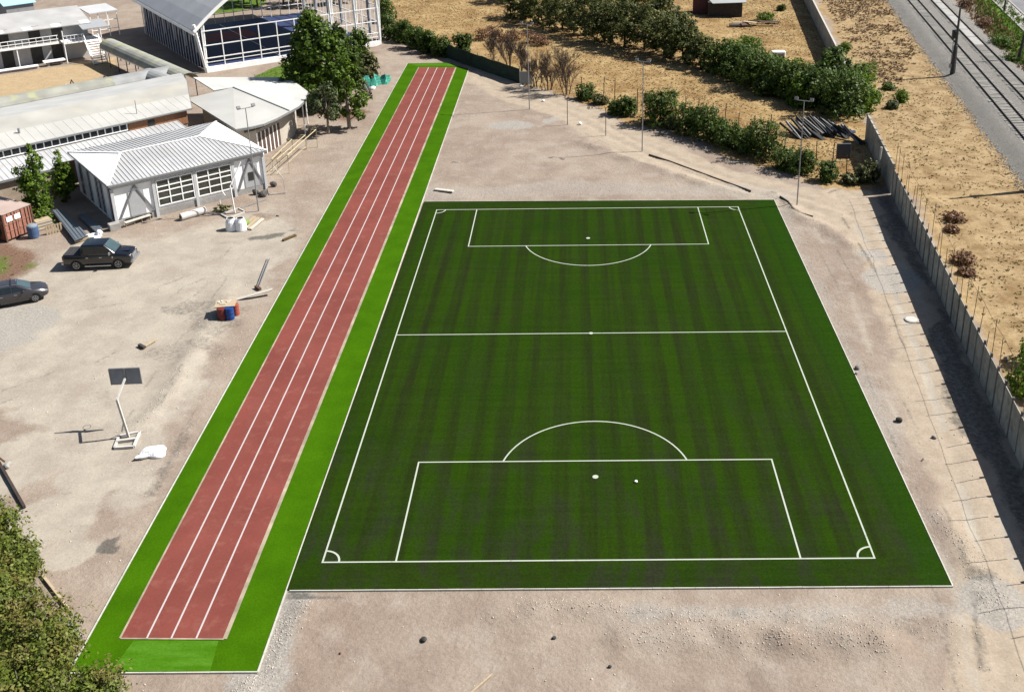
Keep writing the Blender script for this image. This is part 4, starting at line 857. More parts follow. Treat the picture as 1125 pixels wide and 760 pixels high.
for k in range(10): TF.box(mb, X0, X0+1.7, -6.4+k*.36, -6.0+k*.36, .2+k*.28, .28+k*.28)
TF.box(mb, X0-2.8, X0+2.2, -2.8, 0, 2.75, 2.93); st_ = mb.build('stair', white_wall, tb)
mb = MB()
for x in (X0-.1, X0+1.8): mb.beam(TF(x, -6.4, .1), TF(x, -2.8, 2.9), .08, .3); mb.beam(TF(x, -6.4, 1.2), TF(x, -2.8, 3.9), .07, .07); [mb.beam(TF(x, -6.4+k*.9, .2+k*.7), TF(x, -6.4+k*.9, 1.2+k*.7), .06, .06) for k in range(5)]
mb.beam(TF(X0-2.8, -2.8, 3.9), TF(X0-.1, -2.8, 3.9), .07, .07); mb.beam(TF(X0-2.8, -2.8, 3.4), TF(X0-.1, -2.8, 3.4), .05, .05)
for k in range(6): mb.beam(TF(X0-2.8+k*.5, -2.8, 2.9), TF(X0-2.8+k*.5, -2.8, 3.9), .05, .05)
for x, y in ((X0-2.8, -2.75), (X0+2.1, -2.75)): mb.beam(TF(x, y, -.1), TF(x, y, EH-.5), .12, .12)
mb.build('stair_railing', white_paint, st_)
s = T('long_bench', 'long pale slab bench in front of the grey two-storey block', 'bench', TF(-8, -3)); mb = MB(); TF.box(mb, -22, 4.4, -3.4, -2.7, .35, .5); mb.build('bench_top', white_wall, s); mb = MB(); TF.box(mb, -22, 4.3, -3.2, -2.9, -.1, .35); mb.build('bench_base', concrete, s)
s = T('stone_table', 'small pale table on the sand near the stair of the two-storey block', 'table', TF(6.6, -2.6)); mb = MB(); TF.box(mb, 5.2, 8, -3.2, -2.1, .6, .75); mb.build('table_top', white_wall, s); mb = MB(); TF.box(mb, 5.6, 5.9, -3, -2.4, -.1, .6); TF.box(mb, 7.3, 7.6, -3, -2.4, -.1, .6); mb.build('leg', concrete, s)
# blue-roofed building at the corner
p = G(18, 4.5, 4.5); BFm = Frame(p, (.718, .696)); s = T('blue_roof_building', 'building with a pale blue roof just showing in the top left corner', 'building', (p.x, p.y, 0))
mb = MB(); BFm.box(mb, -1.6, 2.6, .3, 5, -.1, 4.3); mb.build('wall', grey_wall, s); mb = MB(); mb.slab([BFm(-2, 0, 4.4), BFm(3, 0, 4.4), BFm(3, 2.7, 5.2), BFm(-2, 2.7, 5.2)], .1); mb.slab([BFm(-2, 2.7, 5.2), BFm(3, 2.7, 5.2), BFm(3, 5.4, 4.4), BFm(-2, 5.4, 4.4)], .1); mb.build('roof', mat('pale_blue_sheet', (.30, .55, .70), .5, .05, 1), s)
mb = MB(); BFm.box(mb, -1, 1, .26, .34, .3, 2.4); mb.build('door', wood_dark, s)
# entrance frame next to the hall
p = G(122, 45); EFm = Frame((p.x-2.5, p.y+2.2), (.718, .696)); s = T('entrance_canopy', 'white framed entrance canopy between the two-storey block and the sports hall', 'canopy', (p.x, p.y, 0))
mb = MB(); mb.slab([EFm(-1.2, -.2, 4.0), EFm(3.2, -.2, 4.0), EFm(3.2, 4.5, 4.4), EFm(-1.2, 4.5, 4.4)], .16); mb.build('roof', vault_sheet, s)
mb = MB()
for x in (-1.1, .1, 1.6, 3.0): EFm.box(mb, x-.05, x+.05, 0, .1, 0, 3.95)
for zz in (3.9, 2.6, 1.2): EFm.box(mb, -1.1, 3, .0, .1, zz-.04, zz+.04)
EFm.box(mb, -1.1, -1, 4.2, 4.3, 0, 4.3); EFm.box(mb, 2.95, 3.05, 4.2, 4.3, 0, 4.3); mb.build('frame', white_paint, s)
# barrel-roofed walkways
walk_m = mat('mossy_barrel_sheet', (.36, .365, .32), .7, .1, .8, var2=.15, scale2=.3, spots=(.6, .52, (.30, .31, .17), .8)); walk_g = mat('grey_barrel_sheet', (.36, .37, .37), .6, .08, .8, var2=.12)
def walkway(a, b, label, m_, r_=1.35, zb=2.3, posts=True):
    a, b = Vector((a.x, a.y, 0)), Vector((b.x, b.y, 0)); F_ = Frame(a, b-a); L_n = (b-a).length; s = T('covered_walkway', label, 'walkway', (a+b)/2, 'barrel-roofed walkways in the courtyard')
    mb = MB(); n = 10; k_ = max(2, int(L_n/2)); vs = []
    for rr in (r_, r_-.06):
        for i in range(k_+1):
            for j in range(n+1): an = PI*j/n; vs.append(F_(L_n*i/k_, -rr*math.cos(an), zb+rr*.85*math.sin(an)))
    m0 = (k_+1)*(n+1); q = lambda l_, i, j: l_*m0+i*(n+1)+j
    fs = [(q(0, i, j), q(0, i+1, j), q(0, i+1, j+1), q(0, i, j+1)) for i in range(k_) for j in range(n)]+[(q(1, i, j), q(1, i, j+1), q(1, i+1, j+1), q(1, i+1, j)) for i in range(k_) for j in range(n)]
    fs += [(q(0, i, j), q(0, i, j+1), q(1, i, j+1), q(1, i, j)) for i in (0, k_) for j in range(n)]+[(q(0, i, j), q(1, i, j), q(1, i+1, j), q(0, i+1, j)) for i in range(k_) for j in (0, n)]
    mb.add(vs, fs); mb.build('barrel_roof', m_, s)
    mb = MB(); [mb.beam(F_(0, y, zb-.08), F_(L_n, y, zb-.08), .1, .16) for y in (-r_+.05, r_-.05)]; mb.build('edge_beam', white_paint, s)
    if posts:
        for i in range(int(L_n/3.2)+1):
            for y in (-r_+.05, r_-.05): p_ = F_(min(L_n, i*3.2), y); MB().tube([p_-Vector((0, 0, .1)), p_+Vector((0, 0, zb-.1))], .06, 6).build('post', dark_metal, s)
walkway(G(119, 46, 3), G(207, 84, 3), 'mossy barrel-roofed walkway running beside the open sports hall', walk_m)
walkway(G(-25, 116, 3), G(122, 88.5, 3), 'greenish barrel-roofed walkway along the sand courtyard behind the long hall', walk_m)
walkway(G(122, 88.5, 3), G(186, 76.5, 3), 'grey barrel-roofed walkway joining the courtyard walkway to the one by the sports hall', walk_g)
walkway(G(162, 79, 3), G(186, 88, 3), 'short grey barrel roof leading to the end of the long hall', walk_g)
for (px, py), lab in (((80, 97), 'small heap of pale rubble and black pipe behind the long hall'), ((116, 92), 'small pale crate heap beside the long hall ridge')):
    b = G(px, py); s = T('rubble_heap', lab, 'rubble', b); mb = MB(); [mb.lump(b+Vector((random.uniform(-1.2, 1.2), random.uniform(-.4, .4), .2)), (.5, .4, .35), i+px) for i in range(5)]; mb.build('rubble', wood_white, s); MB().tube([b+Vector((-.3, 0, .3)), b+Vector((0, 0, 1.1)), b+Vector((.4, 0, .3))], .1, 8).build('pipe', dark_metal, s)
# sheds at the top
p = G(787, 17); SH = Frame(p, (1, -.12)); s = T('corrugated_shed', 'dark reddish shed with a pale pink side panel at the top of the photo', 'shed', p)
p2 = G(765, 16); S1 = Frame(p2, (1, -.1)); mb = MB(); S1.box(mb, -.6, 1.9, 0, 3, -.1, 3.4); mb.build('wall', mat('maroon_sheet', (.13, .05, .05), .7, .15, 3), s); mb = MB(); S1.box(mb, 1.92, 3.6, -.1, 2.9, -.1, 3.1); mb.build('side_panel', mat('pinkish_sheet', (.42, .33, .34), .8, .08, 2), s); mb = MB(); mb.slab([S1(-.9, -.3, 3.4), S1(3.8, -.3, 3.4), S1(3.8, 3.3, 3.9), S1(-.9, 3.3, 3.9)], .08); mb.build('roof', grey_metal, s); s.location = s.location
p = G(795, 19); S2 = Frame(p, (1, -.08)); s = T('dark_hut', 'small dark hut with a pale grey roof beside the reddish shed', 'hut', p)
mb = MB(); S2.box(mb, -2.6, 3, 0, 4, -.1, 2.4); mb.build('wall', wood_dark, s); mb = MB(); mb.slab([S2(-1.9, -.5, 2.35), S2(3.6, -.5, 2.55), S2(3.2, 4.6, 3.2), S2(-3.2, 4.6, 2.9)], .08); mb.build('roof', mat('pale_grey_sheet', (.44, .47, .46), .5, .06, 1), s)
b = G(855, 63); s = T('white_tank', 'small white box tank lying on the dry ground by the upper wall', 'tank', b); MB().box(b+Vector((0, 0, .45)), (1.9, 1.0, .9)).build('tank_body', white_paint, s, bevel=.15); MB().box(b+Vector((.2, -.52, .4)), (1.1, .04, .4)).build('recess', grey_metal, s)
s = T('board_pile', 'pile of broken dark and pale boards near the dark hut', 'pile', G(822, 28))
for i in range(9):
    b = G(808+i*5.2, 27+random.uniform(-2, 3)); MB().box(b+Vector((0, 0, .3+random.uniform(0, .4))), (random.uniform(1.2, 2.6), random.uniform(.4, .9), .08), rot=Matrix.Rotation(random.uniform(-.6, .6), 3, 'Z')@Matrix.Rotation(random.uniform(-.4, .4), 3, 'X')).build('board', (wood_dark, wood_white, rust, wood_pale)[i % 4], s)
# ------------------------------------------------------------------ trees and shrubs
LM = dict(
    dark=leafmat('leaf_dark_green', (.024, .056, .006), (.17, .275, .03), .36),
    bright=leafmat('leaf_fresh_green', (.045, .105, .007), (.20, .31, .026), .38),
    mid=leafmat('leaf_mid_green', (.024, .055, .008), (.135, .205, .028), .3),
    grove=leafmat('leaf_grove', (.018, .036, .009), (.145, .17, .038), .28, ((.22, .22, .07), .5)),
    olive=leafmat('leaf_olive', (.05, .08, .011), (.215, .265, .036), .28, ((.23, .19, .055), .8)),
    light=leafmat('leaf_greyish', (.05, .08, .03), (.19, .22, .09), .25),
    lime=leafmat('leaf_lime', (.07, .14, .01), (.22, .34, .03), .35),
    palm=leafmat('leaf_palm', (.06, .075, .02), (.19, .19, .07), .2),
    dry=leafmat('leaf_dead', (.12, .06, .03), (.30, .16, .08), .15))
def leafquads(P, N, size, r):
    """diamond leaves at points P facing roughly N"""
    n = len(P); N = N+r.normal(0, .55, (n, 3)); N /= np.linalg.norm(N, axis=1)[:, None]+1e-9
    t = r.normal(0, 1, (n, 3)); t[:, 2] -= .4; t -= N*(t*N).sum(1)[:, None]; t /= np.linalg.norm(t, axis=1)[:, None]+1e-9; b = np.cross(N, t)
    L = (size*(.6+.8*r.random(n)))[:, None]; W = L*.55
    v = np.stack([P-t*L*.5, P+b*W*.5+t*L*.05, P+t*L*.55, P-b*W*.5+t*L*.05], 1)
    return v.reshape(-1, 3), np.arange(4*n).reshape(n, 4)
def crown_pts(blobs, n, r, clump=.13, ncl=26, shell=.5):
    """leaf positions gathered in twigs over and inside the lobes"""
    ar = np.array([b[3]*b[4]+b[5]*b[3] for b in blobs]); cnt = np.maximum(1, (n*ar/ar.sum()).astype(int)); P, N = [], []
    for b, c in zip(blobs, cnt):
        k = max(6, int(ncl*(.7+.6*r.random()))); d = r.normal(0, 1, (k, 3)); d[:, 2] += .25; d /= np.linalg.norm(d, axis=1)[:, None]
        rad = (1-shell*r.random(k)**2.0*.9)*(.8+.35*r.random(k)); cc = d*rad[:, None]; wgt = r.random(k)+.25; w_ = r.choice(k, c, p=wgt/wgt.sum())
        q = cc[w_]+r.normal(0, clump, (c, 3)); sc = np.array(b[3:6]); P.append(q*sc+np.array(b[:3])); nn = q/np.array(sc); nn /= np.linalg.norm(nn, axis=1)[:, None]+1e-9; nn[:, 2] += .35; N.append(nn)
    return np.concatenate(P), np.concatenate(N)
def plant(name, label, cat, base, H, Rr, style, leaf, nleaf, size, group=None, seed=None, zc=None, trunk=True, bk=None, lobes=None, squash=1.0):
    seed = seed if seed is not None else (int(abs(base.x)*131+abs(base.y)*71) % 99991); r = np.random.default_rng(seed)
    base = Vector((base.x, base.y, float(zground(base.x, base.y)))); s = T(name, label, cat, base, group); B = np.array(base); blobs = []
    if style == 'column':
        k = 7
        for i in range(k):
            f = i/(k-1); rr = Rr*(.75+.35*math.sin(PI*min(1, f*1.15+.1)))*(.85+.3*r.random())*(1-.55*max(0, f-.6)/.4); blobs.append((*(B+[r.normal(0, .15)*Rr, r.normal(0, .15)*Rr, H*(.16+.76*f)]), rr, rr, H*.14))
    elif style == 'bush':
        k = lobes or 7
        for i in range(k):
            a = 2*PI*i/k+r.random(); q = Rr*(.5*r.random()**.5+.12); rr = Rr*(.42+.25*r.random()); hz = H*(.32+.3*r.random()); blobs.append((*(B+[q*math.cos(a), q*math.sin(a)*squash, hz]), rr, rr*squash, min(hz, H*.42)))
        for i in range(5): a = 2*PI*i/5+.4; rr = Rr*.42; blobs.append((*(B+[Rr*.5*math.cos(a), Rr*.5*math.sin(a)*squash, H*.16]), rr, rr*squash, H*.2))
        blobs.append((*(B+[0, 0, H*.6]), Rr*.55, Rr*.55*squash, H*.4))
    else:
        k = lobes or 11; zc0 = zc or .35
        for i in range(k):
            f = (i+.5)/k; z = H*(zc0+(.92-zc0)*f); env = math.sin(PI*min(1, .18+.78*f))**.7 if style == 'tree' else (1.1*(1-f)**.75+.1)*min(1, .55+f*2.2); a = i*2.4+r.random()*.8; q = Rr*env*(.4+.48*r.random()); rr = Rr*(.24+.22*r.random())*(.65+.5*env)
            blobs.append((*(B+[q*math.cos(a), q*math.sin(a), z]), rr, rr, rr*(.75+.25*r.random())))
    P, N = crown_pts(blobs, nleaf, r); P[:, 2] = np.maximum(P[:, 2], B[2]+.06); v, f = leafquads(P, N, size, r)
    npmesh('crown' if style != 'bush' else 'foliage', v, f, LM[leaf], s)
    if trunk:
        mb = MB(); tr = max(.06, H*.022); hz = H*(.55 if style != 'bush' else .45)
        mb.tube([base-Vector((0, 0, .2)), base+Vector((r.normal(0, .05), 0, hz*.5)), base+Vector((r.normal(0, .12), r.normal(0, .12), hz)), base+Vector((0, 0, H*.86))], [tr*1.25, tr, tr*.7, tr*.2], 7)
        for b in blobs[::2]: zz = min(b[2]-base.z, hz)*.7; mb.tube([base+Vector((0, 0, zz)), (base+Vector((0, 0, zz))).lerp(Vector(b[:3]), .55)+Vector((0, 0, .08*H*.3)), Vector(b[:3])], [tr*.5, tr*.32, tr*.12], 5)
        mb.build('trunk' if style != 'bush' else 'stem', bk or bark, s)
    return s
def bare(label, base, H, seed, cat='tree', group=None):
    """leafless tree of forking branches"""
    r = random.Random(seed); s = T('bare_tree', label, cat, base, group); mt = MB(); mb = MB()
    def grow(p, d, l, rad, lev):
        q = p+d*l; m_ = p.lerp(q, .5)+Vector((r.uniform(-.05, .05), r.uniform(-.05, .05), 0))*l; (mt if lev == 0 else mb).tube([p, m_, q], [rad, rad*.8, rad*.6], 5 if lev < 2 else 3, False)
        if lev < 5:
            for _ in range(r.choice((3, 4)) if lev else 4): grow(p.lerp(q, r.uniform(.35, 1)), (d+Vector((r.uniform(-.6, .6), r.uniform(-.6, .6), r.uniform(0, .5)))).normalized(), l*r.uniform(.6, .9), max(.014, rad*.55), lev+1)
    grow(base-Vector((0, 0, .1)), Vector((r.uniform(-.1, .1), 0, 1)).normalized(), H*.27, H*.016, 0)
    for k in range(3): a = r.uniform(0, 6.28); grow(base+Vector((.35*math.cos(a), .35*math.sin(a), 0)), Vector((.3*math.cos(a), .3*math.sin(a), 1)).normalized(), H*.22, H*.009, 1)
    mt.build('trunk', bark, s); mb.build('branches', mat('grey_twig', (.15, .11, .085), .95, .25, 4), s); return s
# clump beside the sports hall
plant('broadleaf_tree', 'largest dark green tree, tall and bushy, between the sports hall and the fan roof', 'tree', G(350, 118), HT(G(350, 118), 9), 4.3, 'spire', 'dark', 16000, .42, seed=5, zc=.14, lobes=30)
plant('broadleaf_tree', 'tall dark green tree crowding the right side of the largest tree by the sports hall', 'tree', G(378, 112), HT(G(378, 112), 24), 3.1, 'spire', 'mid', 9000, .38, seed=8, zc=.2, lobes=20)
plant('broadleaf_tree', 'fresh light green tree with a slim trunk beside the track, lowest right of its clump', 'tree', G(384, 141), HT(G(384, 141), 58), 2.1, 'spire', 'bright', 5200, .32, seed=12, zc=.13, lobes=16, bk=bark_pale)
plant('young_tree', 'small greyish green young tree with a pale thin trunk in front of the dark clump', 'tree', G(361, 147), HT(G(361, 147), 90), 1.8, 'tree', 'light', 3800, .27, seed=3, zc=.32, lobes=14, bk=bark_pale)
plant('palm_like_shrub', 'drooping dull green palm-like shrub right of the dark trees, above the turquoise net', 'shrub', G(403, 86), 3.6, 1.7, 'bush', 'palm', 1500, .55, seed=4)
plant('palm_like_shrub', 'dark upright shrub behind the tree clump against the white cage posts', 'shrub', G(396, 66), 4.6, 1.5, 'bush', 'dark', 1300, .45, seed=6)
# two columns by the container
plant('columnar_tree', 'taller narrow green tree beside the rusty container', 'tree', G(45, 243), HT(G(45, 243), 164), 1.25, 'column', 'bright', 5000, .27, seed=21)
plant('columnar_tree', 'shorter narrow green tree against the shaded wall of the white hip-roofed building', 'tree', G(73, 222), HT(G(73, 222), 168), .85, 'column', 'bright', 3200, .26, seed=22)
plant('shrub', 'low rounded green shrub at the foot of the taller narrow tree by the wooden crate', 'shrub', G(50, 246), 1.7, .9, 'bush', 'bright', 800, .22, seed=23)
# lower left corner
for i, (px, py, H, Rr, lf, n, lab) in enumerate([(-4, 612, 3.3, 1.9, 'olive', 5200, 'fresh olive green bushy tree at the left edge above the other corner trees'), (8, 676, 3.3, 2.0, 'olive', 5200, 'dull olive tree with bare grey twigs in the middle of the lower left thicket'),
        (46, 730, 3.0, 2.1, 'olive', 5000, 'brownish green feathery tree reaching over the near corner of the track turf'), (-22, 715, 4.0, 2.6, 'olive', 4800, 'darker olive tree at the left edge, behind the feathery corner tree'), (30, 786, 3.0, 2.4, 'olive', 4200, 'bushy tree cut by the bottom edge left of the track corner'), (104, 776, 1.9, 1.6, 'olive', 2600, 'low bright olive shrub at the bottom edge just below the track corner'), (26, 632, 2.2, 1.1, 'olive', 2200, 'small olive shrub leaning over the pale beam by the yard edge')]):
    plant('thorn_tree', lab, 'tree', G(px, py), H, Rr*.92, 'bush', lf, int(n*1.6), .165, seed=30+i, lobes=15, bk=bark_pale)
# shady grove beyond the dry field
front = [(592, 27, 5.5, 2.6), (618, 33, 5.6, 2.7), (642, 40, 6.2, 2.8), (664, 47, 6.0, 2.7), (686, 52, 6.4, 2.9), (708, 56, 6.2, 2.7), (729, 62, 5.6, 2.6), (750, 66, 4.8, 2.4), (770, 72, 4.0, 2.2), (574, 20, 5.2, 2.6)]
for i, (px, py, H, Rr) in enumerate(sorted(front)): plant('grove_tree', f'{ORD[i]} tree from the left in the front row of the shady grove', 'tree', G(px, py), H*1.08, Rr*1.22, 'tree', 'grove', 4300, .36, 'trees of the shady grove', 60+i, .12, lobes=16)
rear = [(560, 2, 6, 2.8), (600, 6, 6, 2.8), (635, 12, 6.5, 3), (668, 20, 6.5, 3), (700, 28, 6.2, 2.8), (728, 38, 5.2, 2.6), (748, 48, 4.2, 2.2), (640, -14, 6.5, 3), (680, -4, 6.5, 3), (715, 8, 6, 2.8)]
for i, (px, py, H, Rr) in enumerate(sorted(rear)): plant('grove_tree', f'{ORD[i]} tree from the left in the back row of the shady grove', 'tree', G(px, py), H*1.12, Rr*1.22, 'tree', 'grove', 3700, .38, 'trees of the shady grove', 80+i, .16, lobes=16)
# scrub belt between grove and wall
belt = [(793, 80, 3.6, 2.2, 'mid', 'rounded green bush joining the right end of the grove'), (812, 88, 3.8, 2.4, 'mid', 'dense dark bush just right of the grove, before the pile of broken boards'), (832, 95, 4.2, 2.5, 'mid', 'tall green bush in the middle of the belt below the white box tank'), (852, 102, 3.6, 2.2, 'mid', 'dark green bush left of the floodlight pole top in the belt'),
        (872, 108, 3.8, 2.3, 'mid', 'green bush behind the lamps of the light pole at the pitch corner'), (893, 114, 3.8, 2.3, 'mid', 'dark bush above the pile of black boards'), (912, 104, 5.0, 2.0, 'mid', 'tall layered green tree against the grey boundary wall'), (925, 128, 4.6, 2.6, 'mid', 'big spreading green bush where the boundary wall meets the block wall'), (942, 122, 4.0, 1.7, 'bright', 'lighter feathery bush covering the near end of the boundary wall')]
for i, (px, py, H, Rr, lf, lab) in enumerate(belt): plant('bush', lab, 'bush', G(px, py), H*1.22, Rr*1.22, 'bush' if i != 6 else 'tree', lf, 4200, .33, 'bushes between grove and wall', 110+i, trunk=True)
for i, (px, py, H, Rr, lf, lab) in enumerate([(822, 52, 1.6, 2.2, 'bright', 'low wide bright bush between the board pile and the green belt'), (842, 22, 1.3, 1.5, 'bright', 'small green bush right of the dark hut'), (858, 12, 1.0, .8, 'mid', 'tiny dark bush near the top, beside the wall shadow'), (950, 88, 2.4, 1.7, 'bright', 'bright green bush on the railway side of the boundary wall'), (960, 112, 1.6, 1.0, 'lime', 'small yellow-green bush right of the boundary wall end'), (928, 56, 1.2, .9, 'bright', 'small green bush close to the boundary wall on the railway side'),
        (990, 112, 1.5, 1.0, 'lime', 'lime green bush alone on the dry strip by the railway'), (980, 119, 1.0, .9, 'light', 'small grey-green bush beside the lime green bush by the railway'), (976, 98, .8, .9, 'mid', 'low dark scrub patch left of the lime green bush'), (1128, 430, 2.6, 1.6, 'bright', 'leafy green bush at the right edge behind the panel wall'), (1134, 398, 2.0, 1.1, 'bright', 'smaller green bush at the right edge, above the leafy one'), (1048, 242, .7, 1.1, 'dry', 'brown dead shrub on the sand beyond the panel wall'), (1046, 254, .5, .7, 'dry', 'smaller brown dead shrub just below the first on the sand'), (1058, 288, .8, 1.1, 'dry', 'grey-brown brush near the rods of the panel wall'), (1062, 301, .5, .8, 'dry', 'low dark dead brush below the grey-brown brush'), (1099, 52, 1.8, 2.0, 'dark', 'dark shrub on the far side of the railway below the green bank'), (1112, 70, 1.3, 1.5, 'dark', 'dark low shrub at the foot of the far post'), (1062, 8, 1.4, 1.6, 'dry', 'reddish dry shrub on the railway bank near the top'), (1082, 30, 1.5, 1.7, 'dry', 'reddish brown shrub on the bank between grass and track'), (1050, -4, 1.4, 1.6, 'dark', 'dark shrub at the very top right of the railway tracks')]):
    plant('bush', lab, 'bush', G(px, py), H, Rr, 'bush', lf, int(900+500*Rr*Rr*.6), .24 if lf not in ('dry',) else .2, None, 140+i, trunk=lf not in ('dry',) or True)
for i, (px, py, H, Rr) in enumerate([(806, 74, 3.6, 2.4), (826, 80, 3.6, 2.4), (848, 88, 3.4, 2.4), (868, 94, 3.6, 2.4), (888, 100, 3.6, 2.3), (905, 116, 4.2, 2.4), (880, 116, 3.4, 2.0), (842, 104, 3.0, 2.0), (935, 112, 4.6, 2.0)]):
    plant('bush', ['leftmost bush at the back of the belt, below the broken boards', 'second bush at the back of the belt', 'third bush at the back of the belt', 'back bush of the belt left of the white box tank', 'back bush of the belt just below the white box tank', 'tall bush above the black boards', 'front bush of the belt left of the black boards', 'front bush of the belt facing the dry grass', 'bushy green mass beside the near end of the boundary wall'][i], 'bush', G(px, py), H, Rr, 'bush', 'mid' if i % 3 else 'bright', 3800, .33, 'bushes between grove and wall', 300+i)
# hedge and bushes along the wire fence
hed = [(644, 109, 1.7, 1.15, 'small round dark bush at the left end of the wire fence'), (660, 114, .9, .9, 'low dry-looking bush between two small fence bushes'), (676, 126, 1.3, .9, 'low dark bush left of the small pale stump by the fence'), (690, 127, 1.6, 1.1, 'small dark bush just left of the large round bush'), (725, 137, 3.6, 2.15, 'large round bush standing tall behind the light pole on the dirt road'), (740, 141, 1.1, .9, 'low sunlit tuft at the right foot of the large round bush'),
       (756, 146, 1.8, 1.35, 'first hedge bush right of the large round bush'), (773, 151, 1.9, 1.4, 'second hedge bush right of the large round bush'), (790, 157, 1.9, 1.4, 'third hedge bush right of the large round bush'), (807, 163, 1.7, 1.3, 'fourth hedge bush right of the large round bush'), (823, 168, 1.6, 1.2, 'fifth hedge bush right of the large round bush'), (841, 174, 2.1, 1.35, 'taller bulging bush near the right end of the hedge'), (866, 185, 1.7, 1.2, 'hedge bush just left of the corner light pole'), (882, 190, 1.6, 1.1, 'hedge bush just right of the corner light pole'), (908, 199, 1.5, .9, 'isolated dark round bush in front of the grey panel on posts'), (952, 199, 1.4, 1.1, 'dusty olive bush at the foot of the leaning post'), (935, 201, .8, .8, 'low scrubby bush left of the dusty olive bush')]
for i, (px, py, H, Rr, lab) in enumerate(hed): plant('bush', lab, 'bush', G(px, py), H*(.84+.11*(i*5 % 4))*(1.75 if i > 5 and i < 14 else 1.3), Rr*(1.38 if i > 5 and i < 14 else 1.15), 'bush', 'mid' if i not in (1, 5, 15, 16) else 'palm', int(1000+1100*Rr*Rr), .25, 'bushes along the wire fence', 170+i)
for i, (px, py, H, Rr) in enumerate([(428, 44, 3.0, 1.5), (443, 47, 2.6, 1.5), (457, 53, 2.6, 1.5), (470, 58, 2.5, 1.5), (484, 62, 2.4, 1.4), (509, 60, 2.2, 1.2), (424, 24, 3.0, 1.6)]):
    plant('bush', ['dark bush beside the right corner of the white cage', 'second dark bush from the white cage behind the screen fence', 'third dark bush from the white cage behind the screen fence', 'fourth dark bush from the white cage behind the screen fence', 'last dark bush of the row behind the screen fence, beyond the track end', 'separate green bush behind the middle of the screen fence', 'dark bush behind the white cage at the top'][i], 'bush', G(px, py), H*1.35, Rr*1.1, 'bush', 'mid', 3000, .3, 'bushes behind the screen fence', 200+i)
bare('leafless thicket tree right behind the pole at the end of the green screen', G(590, 96), 6.4, 4); bare('leafless twiggy tree left of the tall dead trunk by the fence', G(602, 99), 6.0, 9); bare('tallest dead tree with a straight dark trunk at the start of the wire fence', G(622.5, 104), 8.0, 14); bare('leafless grey tree behind the middle of the green screen fence', G(560, 74), 6.8, 17); bare('leafless grey tree just left of the light pole at the screen fence', G(572, 82), 6.6, 23); bare('leafless shrub behind the left part of the bare thicket', G(542, 66), 5.6, 27)
for i, (px, py) in enumerate([(530, 44), (542, 40), (552, 46), (565, 44), (586, 47), (596, 50)]): plant('dry_shrub', ['leftmost reddish dead shrub', 'second reddish dead shrub', 'third reddish dead shrub', 'fourth reddish dead shrub', 'fifth reddish dead shrub', 'rightmost reddish dead shrub'][i]+' in the dry grass below the grove', 'shrub', G(px, py), 1.7, 1.5, 'bush', 'dry', 900, .22, 'dead shrubs in the dry field', 230+i, trunk=False)
# back garden beyond the sports hall
for i, (px, py, H) in enumerate([(283, 7, 6), (312, 8, 6.5), (268, 4, 5.5), (345, 7, 6), (376, 4, 5.5), (330, 3, 6.5)]): plant('broadleaf_tree', ['dark tree behind the middle of the open sports hall', 'dark tree behind the right part of the sports hall', 'dark tree behind the vaulted roof edge of the sports hall', 'dark tree at the back right corner of the sports hall', 'rightmost dark tree behind the white cage posts', 'dark tree beyond the back cage, between the tall white columns'][i], 'tree', G(px, py), H, 2.4, 'tree', 'dark', 2600, .45, None, 250+i, .2)
# ------------------------------------------------------------------ vehicles
def loft(mb, st):
    """st: list of (x, [(y,z) ring of the left half from bottom to top]) mirrored into closed sections"""
    k0 = len(mb.v); m = None
    for x, half in st:
        ring = [(x, y, z) for y, z in half]+[(x, -y, z) for y, z in reversed(half)]; m = len(ring); mb.v.extend(ring)
    for i in range(len(st)-1):
        for j in range(m): mb.f.append((k0+i*m+j, k0+i*m+(j+1) % m, k0+(i+1)*m+(j+1) % m, k0+(i+1)*m+j))
    mb.f.append(tuple(k0+j for j in range(m))[::-1]); mb.f.append(tuple(k0+(len(st)-1)*m+j for j in range(m))); return mb
def carpaint(name, c): 
    m = mat(name, c, .25, .06, 1, spec=.5, var2=.04); m.node_tree.nodes['Principled BSDF'].inputs['Coat Weight'].default_value = .7; m.node_tree.nodes['Principled BSDF'].inputs['Coat Roughness'].default_value = .08; return m
head_m = mat('headlight_glass', (.65, .66, .66), .15, .1, 3, spec=.6); tail_m = mat('red_tail_light', (.30, .012, .012), .3, .1, 3); trim = mat('black_trim', (.018, .018, .02), .6, .2, 4); alloy = mat('alloy_wheel', (.40, .41, .42), .35, .1, 4, metal=.6)
def wheel(root, x, y, r_, w_):
    sgn = 1 if y > 0 else -1
    wl = MB().lathe((x, y, r_), [(r_*.62, -w_/2), (r_*.93, -w_/2), (r_, -w_*.32), (r_, w_*.32), (r_*.93, w_/2), (r_*.62, w_/2)], 24, 'y').build('wheel', tyre_m, root, smooth=False)
    mb = MB(); yo = y+sgn*(w_/2-.03); mb.lathe((x, yo-sgn*.03, r_), [(r_*.60, -.02), (r_*.60, .02)], 20, 'y')
    rim = mb.build('rim', trim, wl); mb = MB()
    for k in range(6): a = 2*PI*k/6+.3; mb.beam((x+math.cos(a)*.04, yo+sgn*.02, r_+math.sin(a)*.04), (x+math.cos(a)*r_*.58, yo+sgn*.02, r_+math.sin(a)*r_*.58), .05, .085, (0, 1, 0))
    mb.lathe((x, yo+sgn*.01, r_), [(.075, -.03), (.075, .03)], 12, 'y')
    n = 20; 
    for k in range(n): a, b = 2*PI*k/n, 2*PI*(k+1)/n; mb.beam((x+math.cos(a)*r_*.6, yo+sgn*.015, r_+math.sin(a)*r_*.6), (x+math.cos(b)*r_*.6, yo+sgn*.015, r_+math.sin(b)*r_*.6), .05, .05, (0, 1, 0))
    mb.build('spokes', alloy, wl)
